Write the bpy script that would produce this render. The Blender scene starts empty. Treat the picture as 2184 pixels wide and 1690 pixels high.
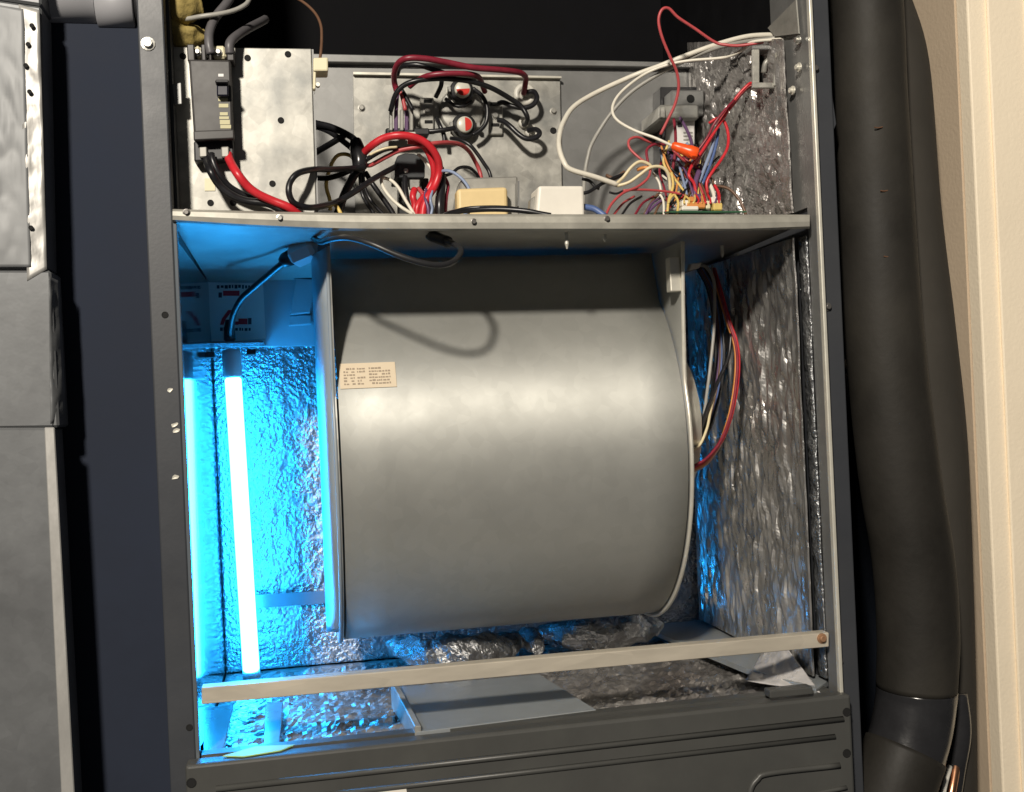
import bpy, bmesh, math, random
from mathutils import Vector, Matrix, noise
random.seed(7)
scene = bpy.context.scene
COL = scene.collection

# ------------------------------------------------------------------ camera
CAM = Vector((0.09979, -0.97998, 0.30274))
YAW, PITCH, ROLL = 0.1936, 0.00297, -0.04432
FPX = 2300.0
FW = Vector((math.sin(YAW)*math.cos(PITCH), math.cos(YAW)*math.cos(PITCH), math.sin(PITCH)))
_rt = FW.cross(Vector((0, 0, 1))).normalized(); _up = _rt.cross(FW)
RT = _rt*math.cos(ROLL) + _up*math.sin(ROLL)
UP = -_rt*math.sin(ROLL) + _up*math.cos(ROLL)
cd = bpy.data.cameras.new('camera'); cam = bpy.data.objects.new('camera', cd); COL.objects.link(cam)
m = Matrix((RT, UP, -FW)).transposed().to_4x4(); m.translation = CAM
cam.matrix_world = m
cd.sensor_width = 36; cd.lens = FPX/2184*36; cd.clip_start = 0.02; cd.clip_end = 60
scene.camera = cam

# ------------------------------------------------------------------ world, lamp, exposure
w = bpy.data.worlds.new('World'); scene.world = w; w.use_nodes = True
bg = w.node_tree.nodes['Background']; bg.inputs[0].default_value = (0.98, 0.98, 1.0, 1); bg.inputs[1].default_value = 0.050
scene.view_settings.view_transform = 'Standard'; scene.view_settings.look = 'None'
scene.view_settings.exposure = 0; scene.view_settings.gamma = 1; scene.view_settings.use_curve_mapping = False
LAMP = Vector((-0.62, -2.05, 1.54))
ld = bpy.data.lights.new('room_lamp', 'AREA'); ld.shape = 'DISK'; ld.size = 0.19; ld.energy = 86; ld.color = (1.0, 0.92, 0.80)
lo = bpy.data.objects.new('room_lamp', ld); COL.objects.link(lo); lo.location = LAMP
lo.rotation_euler = (Vector((0.35, 0.1, 0.35)) - LAMP).to_track_quat('-Z', 'Y').to_euler()

def at(px, py, Y):
    d = FW*FPX + RT*(px-1092) - UP*(py-845)
    return CAM + d*((Y-CAM.y)/d.y)
def atx(px, py, X):
    d = FW*FPX + RT*(px-1092) - UP*(py-845)
    return CAM + d*((X-CAM.x)/d.x)
def atz(px, py, Z):
    d = FW*FPX + RT*(px-1092) - UP*(py-845)
    return CAM + d*((Z-CAM.z)/d.z)

# ------------------------------------------------------------------ materials
MATS = {}
def mat(name, col, rough=0.5, metal=0.0, var=0.12, vscale=18.0, bump=0.0, bscale=60.0, spangle=0.0, stretch=None,
        emit=None, estr=0.0, rvar=0.15, dirt=None, dscale=7.0, damt=0.5, spec=0.5, aniso=0.0, coat=0.0):
    mt = bpy.data.materials.new(name); mt.use_nodes = True
    nt = mt.node_tree; N = nt.nodes; L = nt.links; b = N['Principled BSDF']
    b.inputs['Metallic'].default_value = metal; b.inputs['Specular IOR Level'].default_value = spec
    tc = N.new('ShaderNodeTexCoord'); src = tc.outputs['Object']
    if stretch:
        mp = N.new('ShaderNodeMapping'); mp.inputs['Scale'].default_value = stretch; L.new(src, mp.inputs[0]); src = mp.outputs[0]
    nz = N.new('ShaderNodeTexNoise'); nz.inputs['Scale'].default_value = vscale; nz.inputs['Detail'].default_value = 6
    nz.inputs['Roughness'].default_value = 0.65; L.new(src, nz.inputs['Vector'])
    rp = N.new('ShaderNodeMapRange'); rp.inputs[1].default_value = 0.3; rp.inputs[2].default_value = 0.7
    rp.inputs[3].default_value = 1-var; rp.inputs[4].default_value = 1+var; L.new(nz.outputs[0], rp.inputs[0])
    mul = N.new('ShaderNodeVectorMath'); mul.operation = 'SCALE'; mul.inputs[0].default_value = col
    L.new(rp.outputs[0], mul.inputs['Scale']); out = mul.outputs[0]
    if spangle > 0:
        vo = N.new('ShaderNodeTexVoronoi'); vo.inputs['Scale'].default_value = 90; L.new(src, vo.inputs['Vector'])
        r2 = N.new('ShaderNodeMapRange'); r2.inputs[3].default_value = 1-spangle; r2.inputs[4].default_value = 1+spangle
        sp = N.new('ShaderNodeSeparateColor'); L.new(vo.outputs['Color'], sp.inputs[0]); L.new(sp.outputs[0], r2.inputs[0])
        m2 = N.new('ShaderNodeVectorMath'); m2.operation = 'SCALE'; L.new(out, m2.inputs[0]); L.new(r2.outputs[0], m2.inputs['Scale']); out = m2.outputs[0]
    if dirt:
        n3 = N.new('ShaderNodeTexNoise'); n3.inputs['Scale'].default_value = dscale; n3.inputs['Detail'].default_value = 8; L.new(src, n3.inputs['Vector'])
        r3 = N.new('ShaderNodeMapRange'); r3.inputs[1].default_value = 0.48; r3.inputs[2].default_value = 0.68; r3.inputs[4].default_value = damt
        L.new(n3.outputs[0], r3.inputs[0])
        mx = N.new('ShaderNodeMix'); mx.data_type = 'RGBA'; L.new(r3.outputs[0], mx.inputs['Factor']); L.new(out, mx.inputs['A'])
        mx.inputs['B'].default_value = (*dirt, 1); out = mx.outputs['Result']
    L.new(out, b.inputs['Base Color'])
    rr = N.new('ShaderNodeMapRange'); rr.inputs[1].default_value = 0.3; rr.inputs[2].default_value = 0.7
    rr.inputs[3].default_value = max(0.03, rough-rvar*rough); rr.inputs[4].default_value = min(1, rough+rvar*rough)
    L.new(nz.outputs[0], rr.inputs[0]); L.new(rr.outputs[0], b.inputs['Roughness'])
    if bump > 0:
        n2 = N.new('ShaderNodeTexNoise'); n2.inputs['Scale'].default_value = bscale; n2.inputs['Detail'].default_value = 4; L.new(src, n2.inputs['Vector'])
        bp = N.new('ShaderNodeBump'); bp.inputs['Strength'].default_value = bump; bp.inputs['Distance'].default_value = 0.004
        L.new(n2.outputs[0], bp.inputs['Height']); L.new(bp.outputs[0], b.inputs['Normal'])
    if emit:
        b.inputs['Emission Color'].default_value = (*emit, 1); b.inputs['Emission Strength'].default_value = estr
    if aniso:      # rolled sheet: reflections smear along X
        tg_ = N.new('ShaderNodeTangent'); tg_.direction_type = 'RADIAL'; tg_.axis = 'X'; L.new(tg_.outputs[0], b.inputs['Tangent'])
        b.inputs['Anisotropic'].default_value = aniso; b.inputs['Anisotropic Rotation'].default_value = 0.25
    if coat: b.inputs['Coat Weight'].default_value = coat
    MATS[name] = mt
    return mt
G = mat
M_galv  = mat('galvanised_steel', (0.40, 0.39, 0.355), 0.46, 0.45, 0.26, 30, 0.05, 40, 0.10, dirt=(0.20, 0.205, 0.20), dscale=20, damt=0.85)
M_blow  = mat('blower_steel', (0.50, 0.50, 0.468), 0.63, 0.62, 0.03, 9, 0.012, 30, 0.03, aniso=0.75, dirt=(0.45, 0.455, 0.43), dscale=6, damt=0.35, stretch=(1, 1, 1))
M_gdark = mat('dull_steel', (0.23, 0.23, 0.225), 0.42, 0.45, 0.12, 10, 0.03, 30, 0.04)
M_paint = mat('grey_paint', (0.040, 0.043, 0.050), 0.45, 0.0, 0.06, 12, 0.02, 300, dirt=(0.06, 0.06, 0.06), dscale=5, damt=0.4)
M_panel = mat('grey_panel_paint', (0.064, 0.064, 0.060), 0.42, 0.0, 0.10, 8, 0.02, 300, dirt=(0.10, 0.10, 0.09), dscale=13, damt=0.25)
M_edge  = mat('bare_edge_steel', (0.72, 0.69, 0.60), 0.35, 0.4, 0.08, 40, 0.0)
M_bar   = mat('bar_steel', (0.62, 0.56, 0.46), 0.38, 0.35, 0.10, 60, 0.03, 90, 0.05, stretch=(0.2, 1, 1))
M_foil  = mat('foil_facing', (0.30, 0.31, 0.32), 0.26, 0.84, 0.14, 24, 0.75, 230, 0.0, rvar=0.4, dirt=(0.24, 0.22, 0.21), dscale=6, damt=0.6)
M_foild = mat('foil_dusty', (0.44, 0.42, 0.405), 0.32, 0.75, 0.22, 20, 0.6, 120, rvar=0.4, dirt=(0.20, 0.175, 0.16), dscale=8, damt=0.8)
M_foilv = mat('foil_streaked', (0.58, 0.565, 0.545), 0.30, 0.86, 0.22, 30, 0.35, 90, rvar=0.5, stretch=(1, 1, 0.35), dirt=(0.31, 0.29, 0.275), dscale=14, damt=0.5)
M_flang = mat('flange_sheet', (0.30, 0.34, 0.37), 0.40, 0.1, 0.05, 14, 0.03, 30)
M_plate = mat('lamp_plate_sheet', (0.42, 0.47, 0.50), 0.40, 0.2, 0.05, 14, 0.03, 30)
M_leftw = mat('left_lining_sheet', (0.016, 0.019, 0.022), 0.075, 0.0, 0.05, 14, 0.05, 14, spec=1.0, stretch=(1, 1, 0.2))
M_wallm = mat('lining_sheet', (0.14, 0.16, 0.18), 0.24, 0.30, 0.05, 14, 0.04, 12, stretch=(1, 1, 0.25))
M_shelf = mat('shelf_steel', (0.42, 0.40, 0.35), 0.45, 0.25, 0.12, 30, 0.04, 60, 0.04)
M_lip   = mat('lip_steel', (0.40, 0.385, 0.335), 0.45, 0.25, 0.14, 30, 0.05, 60, 0.05, dirt=(0.18, 0.17, 0.15), dscale=12, damt=0.6)
M_black = mat('black_lining', (0.006, 0.006, 0.007), 0.8, 0, 0.2, 20, 0.05, 80, spec=0.06)
M_navy  = mat('dark_wall', (0.018, 0.023, 0.034), 0.8, 0, 0.12, 8, 0.05, 60, spec=0.1)
M_navyl = mat('navy_filler', (0.021, 0.026, 0.041), 0.8, 0, 0.15, 6, 0.05, 40, spec=0.15)
M_wrap  = mat('duct_wrap', (0.20, 0.205, 0.21), 0.55, 0.25, 0.2, 14, 0.2, 30, stretch=(1, 1, 0.4))
M_duct  = mat('duct_steel', (0.15, 0.155, 0.16), 0.46, 0.3, 0.14, 9, 0.15, 22, 0.05, dirt=(0.065, 0.066, 0.07), dscale=10, damt=0.5)
M_tape  = mat('foil_tape', (0.42, 0.41, 0.39), 0.45, 0.35, 0.14, 30, 0.3, 45, stretch=(1, 1, 0.35))
M_pvc   = mat('grey_pvc', (0.34, 0.34, 0.36), 0.40, 0, 0.06, 10)
M_foam  = mat('black_foam', (0.022, 0.020, 0.017), 0.62, 0, 0.25, 9, 0.08, 120, spec=0.25, dirt=(0.040, 0.036, 0.029), dscale=6, damt=0.6)
M_vtape = mat('vinyl_tape', (0.022, 0.022, 0.024), 0.22, 0, 0.2, 30, 0.15, 40)
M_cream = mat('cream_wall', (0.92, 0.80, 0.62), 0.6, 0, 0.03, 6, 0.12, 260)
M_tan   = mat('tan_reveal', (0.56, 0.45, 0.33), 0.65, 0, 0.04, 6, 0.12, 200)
M_cop   = mat('copper', (0.75, 0.38, 0.22), 0.3, 1.0)
M_bk    = mat('black_plastic', (0.020, 0.020, 0.022), 0.38, 0, 0.15, 60)
M_brk   = mat('breaker_plastic', (0.034, 0.031, 0.030), 0.45, 0, 0.1, 50)
M_wbk   = mat('black_wire', (0.012, 0.012, 0.014), 0.33, 0, 0.15, 90)
M_wrd   = mat('red_wire', (0.55, 0.022, 0.032), 0.36, 0, 0.12, 80)
M_wdr   = mat('dark_red_wire', (0.22, 0.018, 0.035), 0.4, 0, 0.2, 80)
M_wpk   = mat('pink_red_wire', (0.46, 0.07, 0.075), 0.4, 0, 0.12, 80)
M_wwh   = mat('white_wire', (0.74, 0.70, 0.60), 0.4, 0, 0.06, 80)
M_wgy   = mat('grey_wire', (0.33, 0.32, 0.29), 0.42, 0, 0.08, 80)
M_wdg   = mat('dark_grey_wire', (0.10, 0.095, 0.10), 0.45, 0, 0.1, 80)
M_wye   = mat('yellow_wire', (0.68, 0.50, 0.16), 0.4, 0, 0.1, 80)
M_wcr   = mat('cream_wire', (0.72, 0.62, 0.40), 0.4, 0, 0.1, 80)
M_wor   = mat('orange_wire', (0.62, 0.25, 0.07), 0.4, 0, 0.1, 80)
M_wbl   = mat('blue_wire', (0.08, 0.13, 0.30), 0.4, 0, 0.1, 80)
M_wlb   = mat('pale_blue_wire', (0.24, 0.30, 0.44), 0.4, 0, 0.1, 80)
M_wpu   = mat('purple_wire', (0.12, 0.06, 0.14), 0.4, 0, 0.1, 80)
M_wbr   = mat('brown_wire', (0.14, 0.075, 0.045), 0.4, 0, 0.1, 80)
M_nut   = mat('orange_nut', (0.90, 0.10, 0.015), 0.35, 0, 0.05, 60)
M_wpl   = mat('white_plastic', (0.78, 0.74, 0.66), 0.45, 0, 0.04, 40)
M_crpl  = mat('cream_plastic', (0.72, 0.66, 0.45), 0.5, 0, 0.05, 40)
M_bob   = mat('bobbin_tape', (0.72, 0.55, 0.28), 0.5, 0, 0.06, 30)
M_lam   = mat('laminated_iron', (0.33, 0.32, 0.29), 0.5, 0.4, 0.15, 60)
M_label = mat('paper_label', (0.66, 0.55, 0.40), 0.6, 0, 0.04, 40)
M_lwht  = mat('white_label', (0.74, 0.72, 0.70), 0.5, 0, 0.04, 40)
M_ink   = mat('ink', (0.05, 0.05, 0.06), 0.6)
M_inkb  = mat('faded_ink', (0.33, 0.26, 0.19), 0.6)
M_inkr  = mat('red_ink', (0.62, 0.02, 0.03), 0.6)
M_inky  = mat('pale_yellow_ink', (0.52, 0.48, 0.28), 0.55)
M_screw = mat('zinc_screw', (0.58, 0.57, 0.53), 0.3, 0.8, 0.1, 90)
M_scrd  = mat('dark_screw', (0.16, 0.15, 0.14), 0.4, 0.6, 0.1, 90)
M_hole  = mat('hole_black', (0.006, 0.006, 0.006), 0.9)
M_uv    = mat('uv_glass', (0.9, 0.9, 0.9), 0.2, emit=(0.0155, 0.37, 1.0), estr=68.0)
M_cer   = mat('ceramic', (0.62, 0.60, 0.54), 0.4, 0, 0.05, 40)
M_sock  = mat('socket_plastic', (0.55, 0.57, 0.58), 0.4, 0, 0.05, 40)
M_foamy = mat('yellow_foam', (0.34, 0.26, 0.08), 0.8, 0, 0.3, 45, 0.5, 120, dirt=(0.16, 0.12, 0.04), dscale=25, damt=0.7)
M_limr  = mat('red_disc', (0.60, 0.03, 0.02), 0.35)
M_limw  = mat('pale_disc', (0.60, 0.58, 0.50), 0.35)
M_pan   = mat('floor_sheet', (0.30, 0.32, 0.33), 0.35, 0.25, 0.10, 8, 0.04, 20, 0.03)
M_plas  = mat('clear_film', (0.55, 0.53, 0.52), 0.25, 0.2, 0.15, 20, 0.6, 60)
M_green = mat('green_sheet', (0.40, 0.62, 0.22), 0.5)

# ------------------------------------------------------------------ mesh helpers
def tag(o, label, cat, group=None, kind=None):
    if label: o['label'] = label
    if cat: o['category'] = cat
    if group: o['group'] = group
    if kind: o['kind'] = kind
    return o
def thing(name, label, cat, loc, group=None):
    o = bpy.data.objects.new(name, None); COL.objects.link(o); o.location = loc; o.empty_display_size = 0.02
    return tag(o, label, cat, group)
def obj(name, bm, mt, parent=None, smooth=False):
    """bm in world coordinates; origin goes to the base of the mesh"""
    bmesh.ops.recalc_face_normals(bm, faces=bm.faces)
    cs = [v.co for v in bm.verts]
    o0 = Vector(((min(c.x for c in cs)+max(c.x for c in cs))/2, (min(c.y for c in cs)+max(c.y for c in cs))/2, min(c.z for c in cs)))
    bmesh.ops.translate(bm, verts=bm.verts, vec=-o0)
    me = bpy.data.meshes.new(name); bm.to_mesh(me); bm.free()
    if smooth:
        for p in me.polygons: p.use_smooth = True
    me.materials.append(mt)
    o = bpy.data.objects.new(name, me); COL.objects.link(o)
    o.location = o0
    if parent:
        o.parent = parent
        pw = Vector((0, 0, 0)); q = parent
        while q: pw += q.location; q = q.parent
        o.location = o0 - pw
    return o
def bevel(bm, w, seg=2):
    if w > 0: bmesh.ops.bevel(bm, geom=list(bm.edges), offset=w, segments=seg, affect='EDGES', profile=0.5, clamp_overlap=True)
    return bm
def hexa(c8, bev=0.0, seg=2):
    """c8: 4 front corners then 4 back corners, same order"""
    bm = bmesh.new(); v = [bm.verts.new(c) for c in c8]
    for f in ((0,1,2,3), (7,6,5,4), (0,4,5,1), (1,5,6,2), (2,6,7,3), (3,7,4,0)): bm.faces.new([v[i] for i in f])
    return bevel(bm, bev, seg)
def bx(x0, x1, y0, y1, z0, z1, bev=0.0, seg=2):
    return hexa([(x0,y0,z0),(x1,y0,z0),(x1,y0,z1),(x0,y0,z1),(x0,y1,z0),(x1,y1,z0),(x1,y1,z1),(x0,y1,z1)], bev, seg)
def quadbox(pts, Y, t, bev=0.0, seg=2):
    """four picture points laid on the plane Y, solid t deep behind it"""
    f = [at(px, py, Y) for px, py in pts]
    return hexa(f + [p + Vector((0, t, 0)) for p in f], bev, seg)
def prism(poly, d, bev=0.0):
    """poly: world points of a planar outline; d: extrusion vector"""
    bm = bmesh.new(); d = Vector(d)
    a = [bm.verts.new(p) for p in poly]; b = [bm.verts.new(Vector(p)+d) for p in poly]; n = len(a)
    bm.faces.new(a); bm.faces.new(b[::-1])
    for i in range(n): bm.faces.new((a[i], a[(i+1) % n], b[(i+1) % n], b[i]))
    return bevel(bm, bev, 1)
def smoothpath(pts, k=6):
    P = [Vector(p) for p in pts]
    if len(P) < 3: return P
    out = []
    Q = [P[0]*2-P[1]] + P + [P[-1]*2-P[-2]]
    for i in range(1, len(Q)-2):
        p0, p1, p2, p3 = Q[i-1:i+3]
        for j in range(k):
            t = j/k
            out.append(0.5*((2*p1) + (p2-p0)*t + (2*p0-5*p1+4*p2-p3)*t*t + (3*p1-p0-3*p2+p3)*t**3))
    out.append(P[-1]); return out
def tube(pts, r, sides=9, k=6, bm=None, rfun=None, cap=True):
    if bm is None: bm = bmesh.new()
    P = smoothpath(pts, k); n = len(P); rings = []; prev = None
    for i in range(n):
        t = (P[min(i+1, n-1)] - P[max(i-1, 0)]).normalized()
        if prev is None:
            u = t.orthogonal().normalized()
        else:
            u = (prev - t*prev.dot(t)).normalized()
        prev = u; v = t.cross(u)
        rr = r*(rfun(i/(n-1)) if rfun else 1)
        rings.append([bm.verts.new(P[i] + (u*math.cos(a)+v*math.sin(a))*rr) for a in (2*math.pi*s/sides for s in range(sides))])
    for i in range(n-1):
        for s in range(sides):
            bm.faces.new((rings[i][s], rings[i][(s+1) % sides], rings[i+1][(s+1) % sides], rings[i+1][s]))
    if cap: bm.faces.new(rings[0][::-1]); bm.faces.new(rings[-1])
    return bm
def lathe(c, axis, prof, sides=20, bm=None):
    """prof: list of (distance along axis, radius)"""
    if bm is None: bm = bmesh.new()
    axis = Vector(axis).normalized(); u = axis.orthogonal().normalized(); v = axis.cross(u); c = Vector(c)
    rings = [[bm.verts.new(c+axis*h+(u*math.cos(a)+v*math.sin(a))*max(r, 1e-5)) for a in (2*math.pi*s/sides for s in range(sides))] for h, r in prof]
    for i in range(len(rings)-1):
        for s in range(sides): bm.faces.new((rings[i][s], rings[i][(s+1) % sides], rings[i+1][(s+1) % sides], rings[i+1][s]))
    bm.faces.new(rings[0][::-1]); bm.faces.new(rings[-1])
    return bm
def screw(p, parent, r=0.0042, mt=None, n=(0, -1, 0), name='screw'):
    """hex-washer screw head seated at p"""
    p = Vector(p); n = Vector(n)
    s = obj(name, lathe(p-n*0.001, n, [(0, r), (0.0015, r), (0.0018, r*0.66), (0.0042, r*0.62), (0.0046, r*0.5)], 12), mt or M_screw, parent)
    return s
def hole(p, parent, r=0.0028, n=(0, -1, 0), name='screw_hole'):
    """dark drilled hole with a small rolled rim"""
    p = Vector(p); n = Vector(n)
    return obj(name, lathe(p-n*0.0008, n, [(0, r), (0.0012, r), (0.0013, r*0.8), (0.0010, r*0.75)], 12), M_hole, parent)
def sheet(p00, p10, p11, p01, nu, nv, amp, freq, mt, name, parent=None, nrm=(0, -1, 0), seed=0.0, fu=1.0, fv=1.0, thick=0.002, ridge=0.5, flat=False):
    """crinkled sheet: bilinear grid pushed along nrm by folded noise"""
    bm = bmesh.new(); nrm = Vector(nrm); g = []
    p00, p10, p11, p01 = map(Vector, (p00, p10, p11, p01))
    lu = (p10-p00).length; lv = (p01-p00).length
    for j in range(nv+1):
        row = []
        for i in range(nu+1):
            a, b = i/nu, j/nv
            p = p00*(1-a)*(1-b)+p10*a*(1-b)+p11*a*b+p01*(1-a)*b
            q = Vector((a*lu*freq*fu+seed, b*lv*freq*fv, seed*1.7))
            h = noise.noise(q)*0.8 + (abs(noise.noise(q*2.1+Vector((5, 3, 1))))-0.25)*ridge*1.6 + noise.noise(q*4.3)*0.25 + abs(noise.noise(q*8.5))*0.2*ridge
            edge = min(1, 12*min(a, 1-a, b, 1-b)+0.15)
            row.append(bm.verts.new(p+nrm*h*amp*edge))
        g.append(row)
    for j in range(nv):
        for i in range(nu): bm.faces.new((g[j][i], g[j][i+1], g[j+1][i+1], g[j+1][i]))
    o = obj(name, bm, mt, parent, not flat)
    sm = o.modifiers.new('thickness', 'SOLIDIFY'); sm.thickness = thick; sm.offset = 0
    return o
CR = {'d': (0, 0, 1), 'c1': (284.4, 0, .2759), 'c2': (625.6, 85.3, .2604), 'c3': (1137.5, 0, .2995), 'c4': (341.25, 443.6, .2423),
      'c5': (784.9, 113.75, .1875), 'c6': (614.3, 238.9, .1875), 'c7': (1308, 455, .572), 'c8': (369.7, 73.9, .2255), 'c9': (682.5, 483.4, .3906)}
def cat_(k, x, y, Y):
    a, b, s = CR[k]; return at(a+x*s, b+y*s, Y-(0.05 if k in ('c8', 'c1') else 0))
def wire(k, pts, r, mt, label, Y=None, name='wire', group=None, parent=None, sides=9):
    P = [cat_(k, p[0], p[1], p[2] if len(p) > 2 else Y) for p in pts]
    o = obj(name, tube(P, r, sides), mt, parent, True)
    if label and not parent: tag(o, label, 'wire' if 'cable' not in name else 'cable', group)
    return o

# ================================================================== STRUCTURE
def struct(name, bm, mt, smooth=False):
    o = obj(name, bm, mt, None, smooth); o['kind'] = 'structure'; return o
D = 0.34          # lining depth of the blower compartment
DU = 0.29         # depth of the heater bulkhead
struct('wall_back', bx(-0.75, 1.30, 0.50, 0.53, -0.9, 1.7), M_navy)
struct('wall_left', bx(-0.75, -0.030, 0.0455, 0.060, -0.9, 1.7, 0.001), M_navyl)
XR = 0.85
cA = atx(2050, 0, XR); cB = atx(2087, 1500, XR)
yj = (cA.y + cB.y)/2
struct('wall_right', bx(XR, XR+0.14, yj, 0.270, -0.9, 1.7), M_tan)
struct('wall_right_rear_shade', bx(XR-0.02, XR+0.14, 0.2705, 0.498, -0.9, 1.7), M_navy)  # rear of the wall coloured dark: painted-in shade between cabinet and pipe
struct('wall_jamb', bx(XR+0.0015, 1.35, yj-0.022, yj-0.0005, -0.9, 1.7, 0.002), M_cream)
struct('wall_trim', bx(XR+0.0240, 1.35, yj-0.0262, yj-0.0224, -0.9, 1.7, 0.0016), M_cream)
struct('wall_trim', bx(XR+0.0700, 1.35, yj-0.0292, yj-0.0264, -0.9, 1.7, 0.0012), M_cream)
struct('ground', bx(-0.9, 1.4, -0.35, 0.6, -0.95, -0.902), M_navy)

# ================================================================== CABINET
cab = thing('air_handler_cabinet', 'tall grey steel air handler cabinet with its front covers off, foil lined inside', 'air handler', (0.3, 0.2, -0.33))
ZT = 1.05
# left side: front flange and side wall
obj('side_panel', bx(-0.0255, -0.003, 0.0, 0.44, -0.30, ZT, 0.0015), M_paint, cab)
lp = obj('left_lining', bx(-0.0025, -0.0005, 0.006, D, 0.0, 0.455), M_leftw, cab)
obj('flange_edge', bx(-0.0028, 0.0006, -0.0035, 0.0055, -0.004, 0.474, 0.0008), M_wallm, cab)
obj('left_lining', bx(-0.0025, -0.0003, 0.02, DU, 0.48, ZT), M_paint, cab)
# right side
obj('side_panel', bx(0.6045, 0.627, -0.001, 0.44, -0.30, ZT, 0.0015), M_paint, cab)
obj('flange_edge', bx(0.6006, 0.6042, -0.012, -0.006, -0.004, 0.80, 0.0008), M_edge, cab)
obj('right_lining', bx(0.6010, 0.6040, 0.012, 0.075, 0.48, ZT), M_gdark, cab)
obj('right_lining', bx(0.6012, 0.6040, 0.0755, 0.4195, 0.48, ZT-.011), M_black, cab)
obj('flange_return', bx(0.6008, 0.6041, -0.0055, 0.0115, -0.004, ZT), M_gdark, cab)
obj('back_panel', bx(-0.003, 0.6045, 0.42, 0.44, -0.30, ZT), M_black, cab)
obj('top_panel', bx(-0.003, 0.6045, 0.0, 0.42, ZT-0.01, ZT-0.001), M_black, cab)
# black cavity above the bulkhead
obj('black_liner', bx(-0.0002, 0.600, 0.405, 0.4195, 0.74, ZT-0.011), M_black, cab)
# outer hinge plate on the right flange
P = [at(px, py, 0.004) for px, py in ((1744, -40), (1760, -40), (1752, 60), (1785, 265), (1763, 312), (1752, 330))]
obj('hinge_plate', prism(P, (0, 0.012, 0), 0.001), M_paint, cab)
for px, py in ((1738, 147), (1765, 655), (1790, 1410)):
    screw(at(px, py, -0.0015), cab, 0.0042, M_scrd)
screw(at(316, 94, -0.0005), cab, 0.0060, M_screw)
hole(at(352, 672, 0.0), cab, 0.003); hole(at(404, 1552, 0.0), cab, 0.003)
for px, py, a in ((362, 832, 0.5), (372, 906, 0.9), (376, 918, 0.7), (373, 1018, 0.4)):
    p = at(px, py, -0.0006)   # chipped paint
    bmc = bmesh.new(); c = bmc.verts.new(p)
    ring = [bmc.verts.new(p+Vector((math.cos(t)*0.0035*random.uniform(.6, 1.2), -0.0002, math.sin(t)*0.002*random.uniform(.6, 1.3)+math.cos(t)*0.001*a))) for t in (i*math.pi/4 for i in range(8))]
    for i in range(8): bmc.faces.new((c, ring[i], ring[(i+1) % 8]))
    obj('paint_chip', bmc, M_edge, cab)

# ---- divider shelf
div = obj('divider_shelf', hexa([at(366, 474, .001), at(1727, 472, .001), at(1727, 468, .001), at(366, 470, .001),
      Vector((0.0005, DU+0.04, 0.456)), Vector((0.600, DU+0.04, 0.456)), Vector((0.600, DU+0.04, 0.459)), Vector((0.0005, DU+0.04, 0.459))]), M_shelf, cab)
# front lip: a slightly bowed rolled edge
bm = bmesh.new(); rows = []
NL = 40
for i in range(NL+1):
    t = i/NL; px = 368 + t*(1727-368)
    yb = 474 + 19*math.sin(min(1, t*3)*math.pi/2)+0*t; yt = 446 + 10*math.sin(min(1, t*2.2)*math.pi/2)+2*t
    if t > .9: yb -= (t-.9)*100*0.5
    prof = []
    for (yy, Y) in ((yb, 0.004), (yb-1, -0.006), (yb-5, -0.0085), ((yb+yt)/2, -0.0095), (yt+5, -0.0085), (yt+1, -0.006), (yt, 0.004)):
        prof.append(bm.verts.new(at(px, yy, Y)))
    rows.append(prof)
for i in range(NL):
    for j in range(6): bm.faces.new((rows[i][j], rows[i+1][j], rows[i+1][j+1], rows[i][j+1]))
    bm.faces.new((rows[i][6], rows[i+1][6], rows[i+1][0], rows[i][0]))
bm.faces.new(rows[0]); bm.faces.new(rows[-1][::-1])
lip = obj('shelf_lip', bm, M_lip, cab, False)
for px, py, mt_ in ((398, 454, M_scrd), (597, 466, M_screw), (1010, 474, M_scrd), (1294, 468, M_scrd)):
    screw(at(px, py, -0.0085), lip, 0.0034, mt_)
for px, py, l in ((1208, 500, .016), (1290, 505, .007), (1540, 528, .013), (1572, 545, .006)):   # screw tips poking through the shelf
    z = 0.4565; p = atz(px, py, z)
    obj('screw_tip', lathe((p.x, p.y, z+0.002), (0, 0, -1), [(0, .0022), (l*.7, .0020), (l, .0006)], 8), M_edge, div)

# ---- cross bar
barp = [(430, 1503), (1768, 1380), (1768, 1350), (430, 1468)]
bar = obj('cross_bar', hexa([at(*p, -0.004) for p in barp] + [at(*p, -0.004)+Vector((0, .0025, 0)) for p in barp], 0.0006, 1), M_bar, cab)
top = [at(430, 1468, -.004), at(1768, 1350, -.004)]
obj('bar_flange', hexa([top[0]+Vector((0, .0030, -.0025)), top[1]+Vector((0, .0030, -.0025)), top[1]+Vector((0, .0030, 0)), top[0]+Vector((0, .0030, 0)),
                        top[0]+Vector((0, .014, -.0025)), top[1]+Vector((0, .014, -.0025)), top[1]+Vector((0, .014, 0)), top[0]+Vector((0, .014, 0))]), M_bar, bar)
screw(at(1753, 1362, -0.0045), bar, 0.005, mat('rusty_screw', (0.36, 0.20, 0.11), 0.6, 0.3, 0.3, 200))

# ---- lower compartment lining
sheet((0.0, D, -0.005), (0.600, D, -0.005), (0.600, D, 0.456), (0.0, D, 0.456), 200, 150, 0.0020, 110, M_foil, 'foil_back', cab, (0, -1, 0), 3.1, 1.0, 1.0)
obj('lining_strip', hexa([at(540, 1298, D-.012), at(712, 1286, D-.012), at(712, 1260, D-.012), at(540, 1270, D-.012)] +
                         [at(540, 1298, D-.012)+Vector((0, .004, 0)), at(712, 1286, D-.012)+Vector((0, .004, 0)), at(712, 1260, D-.012)+Vector((0, .004, 0)), at(540, 1270, D-.012)+Vector((0, .004, 0))]), M_wallm, cab)
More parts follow.
